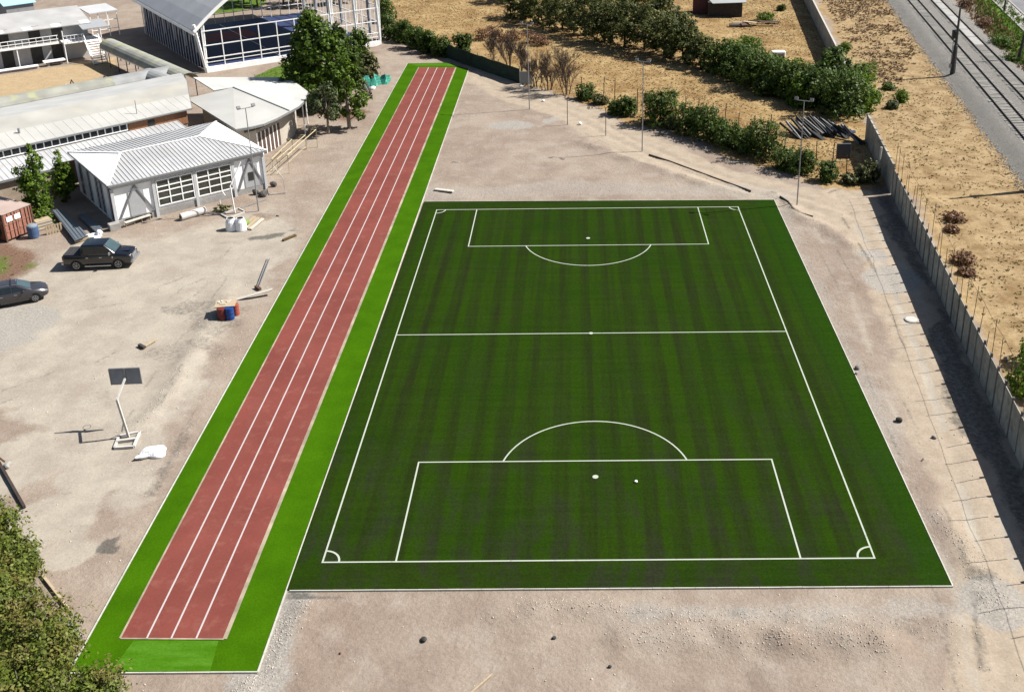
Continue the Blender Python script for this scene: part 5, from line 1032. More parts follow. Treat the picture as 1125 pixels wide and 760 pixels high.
def arch(root, x, y, r_, m_=None):
    s = 1 if y > 0 else -1; mb = MB(); n = 14
    ring = [(x+r_*math.cos(PI*k/n), y, .34+r_*math.sin(PI*k/n)) for k in range(n+1)]+[(x-r_, y, .28), (x+r_, y, .28)]
    mb.add(ring+[(a, b+s*.014, c_) for a, b, c_ in ring], [tuple(range(len(ring))), tuple(range(2*len(ring)-1, len(ring)-1, -1))]+[(i, (i+1) % len(ring), len(ring)+(i+1) % len(ring), len(ring)+i) for i in range(len(ring))]); mb.build('wheel_arch', trim, root)
def pane(mb, pts, off):
    """thin glass plate from 4 corner points pushed out along its normal"""
    P = [Vector(p) for p in pts]; n = (P[1]-P[0]).cross(P[2]-P[0]).normalized(); o = Vector(off)
    if n.dot(o) < 0: n = -n
    mb.add([p+n*.004 for p in P]+[p+n*.02 for p in P], [(0, 1, 2, 3), (7, 6, 5, 4), (0, 4, 5, 1), (1, 5, 6, 2), (2, 6, 7, 3), (3, 7, 4, 0)])
def inset(P, k, kz=None):
    P = [Vector(p) for p in P]; c = sum(P, Vector())/4; return [p.lerp(c, k) for p in P]
def bevel_(o, w_, seg=3): b = o.modifiers.new('bevel', 'BEVEL'); b.width = w_; b.segments = seg; b.limit_method = 'ANGLE'; b.angle_limit = R(25); o.data.polygons.foreach_set('use_smooth', [True]*len(o.data.polygons)); return o
carglass = mat('car_glass', (.02, .028, .03), .06, .2, 1, spec=.6); windscreen_m = mat('windscreen_glass', (.07, .11, .12), .08, .2, 1, spec=.7)
def pickup():
    s = T('pickup_truck', 'black four-door pickup truck with a covered bed, chrome bumper and side step', 'pickup truck'); p = carpaint('black_car_paint', (.006, .006, .008))
    sec = lambda hw, z0, zb, zt, ht: [(hw*.93, z0), (hw, z0+.18), (hw, zb), (ht, zt)]
    st = [(-2.72, sec(.88, .55, 1.0, 1.16, .84)), (-2.6, sec(.97, .45, 1.05, 1.22, .92)), (-.95, sec(.98, .38, 1.06, 1.22, .93)), (.95, sec(.98, .38, 1.06, 1.20, .93)), (1.45, sec(.98, .38, 1.04, 1.22, .90)), (2.35, sec(.96, .42, 1.0, 1.14, .84)), (2.62, sec(.88, .48, .92, 1.02, .78))]
    bevel_(loft(MB(), st).build('body', p, s), .06)
    cab = [(-1.2, [(.91, 1.15), (.92, 1.22), (.77, 1.86), (.70, 1.90)]), (-1.05, [(.92, 1.15), (.93, 1.22), (.78, 1.90), (.70, 1.95)]), (.62, [(.92, 1.15), (.93, 1.22), (.78, 1.89), (.70, 1.94)]), (1.42, [(.90, 1.13), (.91, 1.2), (.87, 1.25), (.82, 1.27)])]
    bevel_(loft(MB(), cab).build('cab', p, s), .035)
    for sg in (1, -1):
        P1 = [(-1.06, sg*.918, 1.28), (-.14, sg*.918, 1.28), (-.14, sg*.80, 1.82), (-.98, sg*.80, 1.82)]; P2 = [(-.06, sg*.918, 1.28), (1.14, sg*.905, 1.28), (.6, sg*.80, 1.80), (-.06, sg*.80, 1.82)]
        for P in (P1, P2): mb = MB(); pane(mb, P, (0, sg, .3)); mb.build('side_window', carglass, s)
        mb = MB()
        for x in (-.75, .3): mb.box((x, sg*.995, 1.0), (.2, .03, .05))
        mb.build('door_handle', chrome, s); MB().beam((-1.0, sg*1.0, .36), (1.05, sg*1.0, .36), .16, .07).build('side_step', chrome, s)
        mb = MB(); mb.box((1.08, sg*1.08, 1.32), (.12, .24, .22)); bevel_(mb.build('mirror', chrome, s), .03)
        for x in (-1.68, 1.62): arch(s, x, sg*.975, .5); wheel(s, x, sg*.87, .42, .28)
        MB().box((2.52, sg*.66, .94), (.16, .34, .2)).build('headlight', head_m, s, bevel=.03); MB().box((-2.68, sg*.82, .98), (.1, .16, .34)).build('tail_light', tail_m, s)
        MB().box((1.24, sg*.985, .98), (.1, .012, .14)).build('badge', chrome, s)
    P = [(.67, .68, 1.915), (.67, -.68, 1.915), (1.385, -.80, 1.30), (1.385, .80, 1.30)]; mb = MB(); pane(mb, P, (1, 0, 1)); mb.build('windscreen', windscreen_m, s)
    P = [(-1.2, .66, 1.80), (-1.2, -.66, 1.80), (-1.2, -.80, 1.32), (-1.2, .80, 1.32)]; mb = MB(); pane(mb, P, (-1, 0, .1)); mb.build('rear_window', carglass, s)
    bc = MB().box((-1.95, 0, 1.235), (1.4, 1.7, .05)).build('bed_cover', mat('soft_black_cover', (.05, .05, .054), .8, .15, 3), s, bevel=.015); mb = MB(); [mb.box((-2.3+k*.35, 0, 1.266), (.02, 1.6, .012)) for k in range(3)]; mb.build('cover_seam', trim, bc)
    MB().box((2.62, 0, .82), (.1, .96, .36)).build('grille', chrome, s, bevel=.03); MB().box((2.68, 0, .54), (.22, 1.84, .24)).build('front_bumper', chrome, s, bevel=.06); MB().box((-2.78, 0, .55), (.18, 1.76, .2)).build('rear_bumper', chrome, s, bevel=.04)
    MB().box((1.95, 0, 1.2), (.8, .5, .03)).build('bonnet_ridge', p, s, bevel=.02); return s
def suv():
    s = T('estate_car', 'dark grey estate car with roof bars and silver wheels, cut by the left edge', 'car'); p = carpaint('dark_grey_car_paint', (.045, .042, .048))
    sec = lambda hw, z0, zb, zt, ht: [(hw*.92, z0), (hw, z0+.2), (hw*.985, zb), (ht, zt)]
    st = [(-2.3, sec(.74, .4, .9, 1.05, .66)), (-2.1, sec(.88, .3, .94, 1.08, .8)), (-1.0, sec(.92, .26, .96, 1.08, .84)), (.9, sec(.92, .26, .95, 1.06, .84)), (1.2, sec(.92, .26, .92, 1.03, .82)), (1.85, sec(.88, .3, .80, .93, .74)), (2.2, sec(.72, .36, .66, .78, .6)), (2.3, sec(.55, .4, .58, .66, .45))]
    bevel_(loft(MB(), st).build('body', p, s), .08)
    cab = [(-2.15, [(.80, 1.0), (.80, 1.06), (.64, 1.2), (.56, 1.22)]), (-1.75, [(.83, 1.0), (.84, 1.06), (.66, 1.52), (.58, 1.56)]), (-.6, [(.84, 1.0), (.85, 1.06), (.67, 1.56), (.58, 1.6)]), (.25, [(.84, 1.0), (.85, 1.06), (.67, 1.52), (.58, 1.57)]), (1.22, [(.78, .98), (.79, 1.02), (.76, 1.05), (.7, 1.06)])]
    bevel_(loft(MB(), cab).build('cabin', p, s), .05)
    for sg in (1, -1):
        for P in ([(-1.78, sg*.835, 1.1), (-.92, sg*.84, 1.1), (-.92, sg*.69, 1.5), (-1.62, sg*.69, 1.46)], [(-.85, sg*.84, 1.1), (-.12, sg*.84, 1.1), (-.12, sg*.69, 1.49), (-.85, sg*.69, 1.5)], [(-.05, sg*.84, 1.1), (.88, sg*.815, 1.1), (.24, sg*.69, 1.46), (-.05, sg*.69, 1.48)]):
            mb = MB(); pane(mb, P, (0, sg, .3)); mb.build('side_window', carglass, s)
        MB().tube([(-1.85, sg*.68, 1.52), (-1.6, sg*.64, 1.6), (.1, sg*.64, 1.62), (.35, sg*.68, 1.54)], .02, 6).build('roof_rail', chrome, s)
        mb = MB(); mb.box((.68, sg*.98, 1.1), (.14, .2, .13)); bevel_(mb.build('mirror', p, s), .03); mb = MB(); [mb.box((x, sg*.92, .88), (.2, .03, .04)) for x in (-.85, .1)]; mb.build('door_handle', chrome, s)
        for x in (-1.38, 1.36): arch(s, x, sg*.9, .42); wheel(s, x, sg*.8, .335, .22)
        MB().beam((1.95, sg*.74, .74), (2.22, sg*.55, .68), .12, .14).build('headlight', head_m, s); MB().box((-2.22, sg*.7, .92), (.12, .2, .16)).build('tail_light', tail_m, s)
    for x in (-1.2, -.1): MB().beam((x, -.66, 1.64), (x, .66, 1.64), .06, .04).build('roof_bar', trim, s)
    P = [(.31, .58, 1.55), (.31, -.58, 1.55), (1.16, -.69, 1.08), (1.16, .69, 1.08)]; mb = MB(); pane(mb, P, (1, 0, 1)); mb.build('windscreen', windscreen_m, s)
    P = [(-1.83, .54, 1.5), (-1.83, -.54, 1.5), (-2.1, -.56, 1.26), (-2.1, .56, 1.26)]; mb = MB(); pane(mb, P, (-1, 0, .6)); mb.build('rear_window', carglass, s)
    MB().box((2.28, 0, .5), (.06, .8, .16)).build('grille', trim, s, bevel=.02); return s
def park(s, rear, frontw, xr, xf, yside):
    """set the vehicle so that its near wheels stand on two surveyed points"""
    a, b = G(*rear), G(*frontw); d = (b-a).normalized(); q = Vector((-d.y, d.x, 0)); m_ = (a+b)/2; s.location = m_-d*((xr+xf)/2)+q*yside; s.location.z = 0.0; s.rotation_euler = (0, 0, math.atan2(d.y, d.x))
pk = pickup(); pk.scale = (1, 1, 1.07); park(pk, (84.3, 297.5), (131.8, 295.5), -1.68, 1.62, .98)
sv2 = suv(); park(sv2, (-1.5, 340), (36.5, 332.5), -1.38, 1.36, .9)

# ------------------------------------------------------------------ yard objects
# basketball hoop on a heavy base
b = G(141.5, 480); hp = T('basketball_hoop', 'portable basketball hoop with a bent white post and grey backboard near the track', 'basketball hoop', b)
mb = MB(); B4 = pxs((126, 493), (147, 491.5), (154, 475.5), (131, 480))
for i in range(4): mb.beam(B4[i]+Vector((0, 0, .07)), B4[(i+1) % 4]+Vector((0, 0, .07)), .13, .14)
mb.beam((B4[0]+B4[3])/2+Vector((0, 0, .1)), (B4[1]+B4[2])/2+Vector((0, 0, .1)), .15, .15); mb.build('base_frame', mat('worn_white_paint', (.62, .60, .56), .8, .12, 3), hp)
hz = HT((141.5, 480), 439); bend = b+Vector((-.28, 0, hz)); bcx = G(136.8, 417, 3.35)
bcen = Vector((bend.x+.1, bend.y+1.35, 3.38)); mb = MB(); mb.beam(b, bend, .12, .12); mb.beam(bend, bcen+Vector((0, -.12, -.1)), .1, .1); mb.beam(b+Vector((-.5, .3, .2)), b.lerp(bend, .42), .06, .06); mb.build('post', mat('worn_white_paint', (.62, .60, .56), .8, .12, 3), hp)
bu = Vector((1, .06, 0)).normalized(); bo = MB().box(bcen, (1.8, .05, 1.08), bu).build('backboard', mat('grey_backboard', (.30, .33, .38), .45, .15, 2, var2=.15), hp); mb = MB()
for k in (-.53, .53): mb.box(bcen+Vector((0, 0, k)), (1.84, .07, .05), bu)
for k in (-.9, 0, .9): mb.box(bcen+bu*k-Vector((0, .03, 0)), (.05, .07, 1.1), bu)
mb.build('board_frame', galv, bo); mb = MB(); rc = bcen+Vector((0, .42, -.3)); n = 16
mb.tube([rc+Vector((.23*math.cos(2*PI*k/n), .23*math.sin(2*PI*k/n), 0)) for k in range(n+1)], .015, 5); mb.beam(bcen+Vector((0, .03, -.3)), rc-Vector((0, .22, 0)), .12, .03); mb.build('hoop_ring', rust, hp)
# bent stand by the white building
b = G(258, 234); s = T('hoop_stand', 'bent white post on a flat frame base in front of the white building', 'hoop stand', b)
mb = MB(); B4 = pxs((243, 236), (251, 240.5), (269.5, 233.5), (262, 229.5))
for i in range(4): mb.beam(B4[i]+Vector((0, 0, .06)), B4[(i+1) % 4]+Vector((0, 0, .06)), .1, .12)
mb.build('base_frame', mat('worn_white_paint', (.62, .60, .56), .8, .12, 3), s); hz = HT((258, 234), 205); mb = MB(); mb.beam(b, b+Vector((-.1, 0, hz)), .11, .11); mb.beam(b+Vector((-.1, 0, hz)), b+Vector((.9, .7, hz+2.1)), .09, .09); mb.build('post', white_paint, s)
b = G(243.5, 232); s = T('weed_clump', 'dark weed clump with pale stalks between the bent stand and the building', 'weeds', b); r_ = np.random.default_rng(3); P, N = crown_pts([(b.x, b.y, .25, .75, .6, .3)], 420, r_); v, f = leafquads(P, N, .22, r_); npmesh('foliage', v, f, LM['palm'], s); MB().tube([b, b+Vector((-.1, .2, 1.0)), b+Vector((.25, .2, 1.9)), b+Vector((.5, .1, 1.5))], .03, 5).build('stalk', white_paint, s)
# white sack
b = G(167, 499); mb = MB().crumple(b+Vector((.1, .05, .14)), (.72, .46, .27), 4, .35); mb.crumple(b+Vector((-.4, -.2, .08)), (.42, .26, .15), 9, .6); one('sheeted_heap', mb, mat('white_plastic', (.80, .80, .81), .5, .06, 3, bump=1.0, bscale=6), 'crumpled white plastic sack lying beside the basketball hoop', 'sack', None, b, True)
# drums
def drum(px, py, label, c_, h_=.9, r_=.32):
    b = G(px, py); s = T('drum', label, 'drum', b); MB().lathe(b, [(r_*.97, 0), (r_, .03), (r_, h_*.32), (r_*1.04, h_*.34), (r_, h_*.36), (r_, h_*.64), (r_*1.04, h_*.66), (r_, h_*.68), (r_, h_-.02), (r_*.97, h_)], 20).build('drum_body', c_, s, smooth=False); MB().lathe(b+Vector((0, 0, h_)), [(r_*.9, -.01), (r_*.9, .012)], 20).build('lid', c_, s)
red_d = mat('dull_red_plastic', (.20, .035, .03), .5, .12, 3); blue_d = mat('blue_plastic', (.012, .06, .26), .45, .1, 3); red_l = mat('faded_red_plastic', (.42, .10, .07), .5, .1, 3)
drum(244.5, 350.5, 'dull red drum at the left under a pale board in the yard', red_d); drum(253, 350, 'bright blue drum beside the dull red drum in the yard', blue_d); drum(259.5, 345.5, 'faded red drum standing behind and right of the blue drum', red_l, .85, .27); drum(247, 343, 'dark red drum hidden behind the first one under the board', red_d)
c0 = G(248.5, 347.5); mb = MB().box(c0+Vector((0, .25, .945)), (1.45, 1.2, .05), (1, .15)); one('board', mb, wood_pale, 'pale plywood board lying on top of the drums', 'board', None, c0+Vector((0, 0, .9)))
for i in range(4): p = c0+Vector((random.uniform(-.5, .5), random.uniform(0, .5), 1.0)); one('wood_offcut', MB().box(p, (random.uniform(.3, .6), .16, .06), rot=Matrix.Rotation(i*.8, 3, 'Z')), wood_white, 'small pale wood offcut lying on the board over the drums', 'wood', 'wood offcuts on the drum board', p)
# planks, bars and bits
def plank(p0, p1, w_, h_, z0, z1, m_, label, cat='plank', name='plank', gp=None):
    a, c_ = G(*p0)+Vector((0, 0, z0)), G(*p1)+Vector((0, 0, z1)); mb = MB(); n = 5
    for i in range(n): mb.beam(a.lerp(c_, i/n), a.lerp(c_, (i+1)/n), w_, h_)
    return one(name, mb, m_, label, cat, gp, (a+c_)/2)
plank((257, 330), (300, 323.5), .35, .05, .03, .45, wood_white, 'long pale plank propped up on the track kerb in the yard')
b = G(283, 317); s = T('metal_frame', 'long thin metal frame lying on the yard near the pale plank', 'frame', b); mb = MB()
for dx in (0, 2.4): mb.beam(G(282+dx, 317)+Vector((0, 0, .08)), G(294+dx, 285)+Vector((0, 0, .08)), .05, .08)
mb.build('bars', galv, s); MB().beam(G(281, 316)+Vector((0, 0, .1)), G(286, 319)+Vector((0, 0, .1)), .22, .2).build('end_block', rust, s)
plank((159, 380.5), (171, 374), .3, .06, .04, .1, wood_pale, 'short pale board lying on the yard below the pickup'); plank((153, 380), (159, 383), .2, .16, .1, .1, wood_dark, 'short dark log touching the short pale board', 'log', 'log')
plank((478, 209), (498, 211.5), .4, .12, .1, .12, wood_white, 'pale plank lying just above the pitch corner beside the track'); plank((515, 764), (541, 742), .07, .06, .05, .1, wood_pale, 'pale stick lying on the dirt at the bottom edge', 'stick', 'stick')
plank((311, 265), (325, 259.5), .25, .15, .08, .1, mat('brown_branch', (.13, .085, .04), .9, .3, 4), 'short brown branch on the ground near the track kerb', 'branch', 'branch')
for i, (q0, q1, m_, lab) in enumerate([((271, 252), (284, 242), wood_pale, 'front pale timber of the little stack beside the white tubs'), ((275, 253), (289, 243), wood_white, 'middle pale timber of the little stack beside the white tubs'), ((270, 248), (280, 241), wood_pale, 'back pale timber of the little stack beside the white tubs')]): plank(q0, q1, .28, .12, .1, .25, m_, lab, 'timber', 'timber')
b = G(269, 247); one('green_bag', MB().lump(b+Vector((0, 0, .2)), (.45, .35, .25), 3, .3, 2), mat('lime_bag', (.22, .33, .06), .7, .15, 4), 'lime green bag between the white tubs and the timbers', 'bag', None, b, True)
# white tubs
b = G(260, 252); s = T('white_tubs', 'pair of joined white tubs with dark open tops in the yard', 'tub', b)
mb = MB()
for dx in (-.42, .42): mb.lathe(b+Vector((dx, 0, 0)), [(.52, 0), (.5, .2), (.46, .75), (.34, 1.0), (.34, 1.08)], 18)
mb.build('tub_body', mat('white_tub_plastic', (.72, .73, .74), .5, .05, 2, var2=.06), s); mb = MB()
for dx in (-.42, .42): mb.lathe(b+Vector((dx, 0, 1.0)), [(.29, 0), (.29, .086)], 16)
mb.build('opening', trim, s)
# fabric roll, bench
b = G(212, 240); s = T('fabric_roll', 'long white roll of fabric lying on the ground before the large windows', 'roll', b); u = G(226, 235)-G(199, 243); a = G(199, 242); mb = MB(); mb.tube([a+Vector((0, 0, .3)), a+u+Vector((0, 0, .3))], .33, 14); mb.build('roll', mat('white_fabric', (.68, .66, .62), .9, .08, 3), s, smooth=False); mb = MB(); mb.tube([a+Vector((0, 0, .3))-u.normalized()*.02, a+Vector((0, 0, .3))-u.normalized()*.08], .14, 10); mb.build('core', rust, s)
b = G(152, 246); s = T('low_bench', 'low wooden bench frame against the front wall left of the windows', 'bench', b); mb = MB(); u = (G(166, 241)-G(138, 250)); mb.beam(G(138, 250)+Vector((0, 0, .45)), G(166, 241)+Vector((0, 0, .45)), .4, .06); mb.build('seat', wood_white, s)
for k in (.03, .35, .65, .97): mb = MB(); p = G(138, 250)+u*k; mb.beam(p, p+Vector((0, 0, .43)), .08, .08); mb.build('leg', wood_pale, s)
for (px, py), lab in (((196, 251), 'pale spilt plaster patch on the yard in front of the roll'),): pass
# goal frames by the fan building
def goal(p0, p1, dep, h_, label, flat=False):
    a, c_ = G(*p0), G(*p1); u = (c_-a).normalized(); q = Vector((-u.y, u.x, 0)); s = T('goal_frame', label, 'goal frame', (a+c_)/2, 'goal frames stored by the fan building'); mb = MB(); r_ = .045
    up = Vector((0, 0, h_)); mb.tube([a, a+up, c_+up, c_], r_, 6); mb.build('goal_posts', yellow_pipe, s); mb = MB(); mb.tube([a+up, a+up+q*dep*.35, a+q*dep, a], r_*.7, 5); mb.tube([c_+up, c_+up+q*dep*.35, c_+q*dep, c_], r_*.7, 5); mb.tube([a+q*dep, c_+q*dep], r_*.7, 5); mb.build('back_frame', yellow_pipe, s)
goal((318, 191), (349, 162), 1.4, 2.0, 'tallest faded yellow goal frame standing by the fan building, nearest the track'); goal((306, 192), (337, 164), 1.3, 1.6, 'lower yellowish goal frame standing close behind the tallest one'); goal((300, 188), (322, 166), 1.2, 1.3, 'small goal frame nearest the wall of the fan building')
b = G(312, 213); s = T('fallen_frame', 'thin pale bent frame standing near the corner of the white building', 'frame', b); mb = MB(); mb.tube([G(296, 214)+Vector((0, 0, .08)), G(314, 213)+Vector((0, 0, .08)), G(314, 213)+Vector((-.1, 0, 1.6)), G(302, 195)+Vector((0, 0, 1.2))], .04, 6); mb.build('tube', mat('worn_white_paint', (.62, .60, .56)), s)
plank((262, 230), (293, 220), .08, .08, .05, .05, galv, 'thin pale pole lying along the front of the white building', 'pole', 'pole'); plank((228, 234.5), (243, 236), .1, .1, .08, .1, galv, 'thin grey pipe between the fabric roll and the bent stand', 'pipe', 'pipe')
for (px, py), lab, sd_ in (((300, 205), 'dark grey bin-like block beside the corner of the white building', 1), ((282, 214), 'small dark heap under the right brace of the white building', 2), ((289, 216), 'second dark heap beside the corner of the white building', 3)):
    b = G(px, py); one('heap', MB().lump(b+Vector((0, 0, .25)), (.42, .3, .28), sd_, .5, 2), mat('dark_heap', (.09, .085, .08), .9, .3, 5), lab, 'heap', None, b)
# net, logs
b = G(413, 92); net = mat('turquoise_net', (.06, .36, .27), .7, .15, 3, bump=.4); mb = MB(); n, k_ = 16, 5; vs = []
for i in range(n+1):
    q = G(400, 97).lerp(G(428, 92), i/n)
    for j in range(k_): vs.append(q+Vector((.18*math.sin(i*1.9+j), .5*math.sin(i*.8)*.4+.16*j, (1.15+.3*math.sin(i*1.1)+.12*math.sin(i*3))*j/(k_-1))))
mb.add(vs, [(i*k_+j, (i+1)*k_+j, (i+1)*k_+j+1, i*k_+j+1) for i in range(n) for j in range(k_-1)]); o = one('garden_net', mb, net, 'turquoise net draped in folds beside the track below the trees', 'net', None, b); sm = o.modifiers.new('thick', 'SOLIDIFY'); sm.thickness = .03
for i, (q0, q1, lab) in enumerate([((396, 94), (406, 106), 'left of two dark logs leaning by the turquoise net'), ((400, 93), (408, 104), 'right of two dark logs leaning by the turquoise net')]): plank(q0, q1, .22, .2, .9, .1, wood_dark, lab, 'log', 'log')
b = G(404, 100); one('white_stone', MB().lump(b+Vector((.6, .6, .2)), (.35, .3, .28), 8, .3), white_wall, 'small white lump below the turquoise net', 'stone', None, b)
one('traffic_marker', MB().lathe(G(457, 85), [(.2, 0), (.18, .06), (.1, .4), (.05, .55)], 12), white_paint, 'tiny white marker at the left edge of the far end of the track', 'marker', None, None) if False else None
# container
c0, c1 = G(8.5, 266.5), G(34.5, 256); CFm = Frame(c0, c1-c0); cw_ = 2.7; s = T('shipping_container', 'rusty orange shipping container with ribbed doors and a pinkish roof', 'container', CFm(cw_/2, 3))
rc_m = mat('rusty_orange_paint', (.30, .105, .065), .8, .15, 3, var2=.15, spots=(1.5, .55, (.42, .20, .14), .7)); rp = mat('dusty_pink_roof', (.50, .39, .34), .9, .08, 1, var2=.1)
mb = MB(); CFm.box(mb, 0, cw_, .08, 6.0, .12, 2.5)
for k in range(19): CFm.box(mb, -.03, 0, .3+k*.3, .44+k*.3, .2, 2.4); CFm.box(mb, cw_, cw_+.03, .3+k*.3, .44+k*.3, .2, 2.4)
mb.build('container_body', rc_m, s); mb = MB(); CFm.box(mb, -.06, cw_+.06, -.02, 6.05, 2.5, 2.58); mb.build('roof', rp, s)
for k in (0, 1):
    mb = MB(); CFm.box(mb, .1+k*1.27, 1.33+k*1.27, .02, .075, .2, 2.44)
    for z in (.85, 1.5): CFm.box(mb, .14+k*1.27, 1.3+k*1.27, -.01, .03, z, z+.08)
    d_ = mb.build('door', mat('pale_rust_door', (.38, .17, .12), .8, .12, 3, var2=.12), s); mb = MB()
    for x in (.35, .75, 1.05): p = CFm(.1+k*1.27+x, -.02); mb.tube([p+Vector((0, 0, .15)), p+Vector((0, 0, 2.48))], .025, 6)
    mb.build('lock_rod', rust, d_); mb = MB(); CFm.box(mb, .3+k*.75, .85+k*.75, -.04, -.015, 1.75, 2.2); mb.build('white_sheet', white_paint, d_) if True else None
mb = MB()
for a in (0, cw_): CFm.box(mb, a-.07, a+.07, -.03, .1, 0, 2.55)
mb.build('corner_post', rust, s)
g0 = G(-6, 262); one('green_tarp', MB().lump(g0+Vector((0, 0, .9)), (1.2, 1.6, .9), 6, .2, 2), mat('dark_green_tarp', (.02, .09, .05), .6, .2, 2), 'dark green covered heap left of the rusty container', 'heap', None, g0, True)
s0 = G(37.5, 260.5); s = T('drum', 'dusty blue drum with a rounded lid beside the rusty container', 'drum', s0); bl = mat('dusty_blue_plastic', (.08, .14, .27), .6, .15, 3); MB().lathe(s0, [(.42, 0), (.44, .04), (.46, .5), (.46, 1.0), (.42, 1.05)], 20).build('drum_body', bl, s); MB().lathe(s0+Vector((0, 0, 1.05)), [(.44, 0), (.4, .1), (.2, .2), (.05, .22)], 20).build('lid', mat('grey_blue_lid', (.25, .30, .33), .6, .1, 3), s)
b = G(47, 252); s = T('wooden_crate', 'pale wooden crate behind the slatted pallet beside the blue drum', 'crate', b); MB().box(b+Vector((0, .2, .45)), (1.3, .9, .86), LF.u).build('crate_body', wood_pale, s); mb = MB(); [mb.box(b+Vector((0, .2, .2+k*.28)), (1.36, .96, .1), LF.u) for k in range(3)]; mb.build('slat', wood_white, s)
b = G(60, 256); s = T('pallet', 'slatted wooden pallet standing upright in front of the metal ramp', 'pallet', b); mb = MB(); [mb.box(b+LF.u*(-.6+k*.24)+Vector((0, 0, .4)), (.13, .05, .8), LF.u) for k in range(6)]; mb.build('slat', wood_pale, s); mb = MB(); [mb.box(b+Vector((0, .04, z)), (1.4, .08, .1), LF.u) for z in (.1, .7)]; mb.build('rail', mat('orange_wood', (.42, .26, .11), .9, .2, 4), s)
# stacked metal sheets beside the shaded wall
rm_ = mat('blue_grey_sheet', (.20, .235, .27), .4, .08, .8, metal=.3)
Q = [G(57, 231, .5), G(66, 229, .5), G(97, 258, .4), G(82, 264, .4)]; cc0 = sum(Q, Vector())/4; s = T('sheet_stack', 'stack of long blue-grey roofing sheets on a timber, behind the black pickup', 'sheets', (cc0.x, cc0.y, 0)); mb = MB(); ribbed(mb, Q, Q[1]-Q[0], .05, .28, .05, .05); mb.build('sheet', rm_, s); mb = MB(); mb.slab([p-Vector((0, 0, .09)) for p in Q], .12); mb.build('lower_sheets', dark_metal, s); MB().beam(G(82, 267)+Vector((0, 0, .14)), G(98, 263)+Vector((0, 0, .14)), .25, .22).build('timber', wood_pale, s); MB().beam(G(58, 236)+Vector((0, 0, .18)), G(68, 233)+Vector((0, 0, .18)), .25, .2).build('timber', wood_pale, s)
Q = [G(86, 237, .3), G(92, 234, .3), G(112, 250, .3), G(106, 255, .3)]; cc0 = sum(Q, Vector())/4; mb = MB(); ribbed(mb, Q, Q[1]-Q[0], .2, .3, .05, .04); one('sheet_pile', mb, rm_, 'second pile of blue-grey sheets in the shade of the white building', 'sheets', None, (cc0.x, cc0.y, 0))
b = G(106, 262); mb = MB().crumple(b+Vector((-.4, .2, .2)), (.62, .3, .18), 11, .4); mb.crumple(b+Vector((.15, .3, .4)), (.3, .24, .3), 12); mb.crumple(b+Vector((.25, -.4, .18)), (.22, .6, .2), 13); one('white_tarp', mb, mat('white_plastic', (.8, .8, .8)), 'crumpled white plastic sheeting behind the roof of the black pickup', 'plastic sheet', None, b, True)
b = G(126, 252); one('concrete_block', MB().box(b+Vector((0, 0, .3)), (.9, .7, .6), HF.u), concrete, 'pale concrete block at the left front corner of the white building', 'block', None, b, bevel=.03)
# boundary beams lower left
plank((-6, 500), (27, 558), .15, .16, .08, .08, mat('dark_pipe', (.06, .045, .04), .8, .3, 3), 'long dark beam along the yard edge above the corner trees', 'beam', 'beam'); plank((46, 632), (78, 673), .12, .16, .08, .08, wood_pale, 'pale beam along the yard edge beside the corner trees', 'beam', 'beam'); plank((78, 685), (87, 702), .3, .16, .06, .06, concrete, 'short white kerb block where the yard edge meets the track', 'kerb block', 'kerb_block')
b = G(8, 513); mb = MB().lump(b+Vector((0, 0, .12)), (.2, .16, .14), 3, .5); one('stone_block', mb, concrete, 'small pale stone beside the upper end of the dark beam', 'stone', None, b); plank((-2, 503), (6, 511), .08, .08, .1, .25, rust, 'short rusty rod reaching to the small pale stone', 'rod', 'rod')
# rocks, bushes of rubble
rock_m = mat('grey_rock', (.22, .20, .18), .95, .3, 3, bump=.4); rock_d = mat('dark_rock', (.06, .058, .05), .95, .3, 4, bump=.4)
for i, (px, py, sz, m_, lab) in enumerate([(942, 405, .35, rock_m, 'upper of two rocks right of the pitch, level with the halfway line'), (941, 411, .26, rock_m, 'lower of two rocks right of the pitch, level with the halfway line'), (987, 462, .42, rock_d, 'dark rock between the pitch and the wall shadow'), (1026, 481, .3, rock_m, 'brown rock right of the dark rock near the wall shadow'), (1014, 505, .2, rock_m, 'small pale rock below the brown rock'), (466, 704, .34, rock_d, 'dark clod on the bare dirt below the pitch, left of centre'), (609, 701, .22, rock_d, 'small dark clod on the dirt below the pitch centre'), (670, 732, .2, rock_d, 'dark clod near the bottom edge right of the stick'), (374, 718, .16, mat('brick_bit', (.25, .10, .07), .9, .2, 4), 'reddish brick bit on the dirt near the track corner'), (305, 238, .3, rock_d, 'dark stone on the reddish patch near the track kerb'), (868, 229, .35, rock_m, 'rock by the foot of the corner light pole'), (1105, 396, .5, rock_m, 'pale boulder beyond the rods of the panel wall at the right'), (470, 236, .0, rock_m, '')]):
    if sz: b = G(px, py); one('rock', MB().lump(b+Vector((0, 0, sz*.25)), (sz*.45, sz*.36, sz*.32), i+3, .55, 2, i), m_, lab, 'rock', None, b)
b = G(699, 530); one('plastic_scrap', MB().lump(b+Vector((0, 0, .1)), (.09, .06, .05), 5, .5), white_paint, 'scrap of white plastic on the pitch right of the near penalty spot', 'scrap', None, b)
b = G(1001.5, 351); s = T('manhole_cover', 'round pale manhole cover in the dirt road beside the wall shadow', 'manhole cover', b); MB().lathe(b, [(.5, -.1), (.5, .03), (.47, .04)], 24).build('rim', concrete, s); MB().lathe(b, [(.41, .0), (.41, .05)], 24).build('cover', mat('pale_cover', (.6, .58, .54), .9, .12, 3), s)
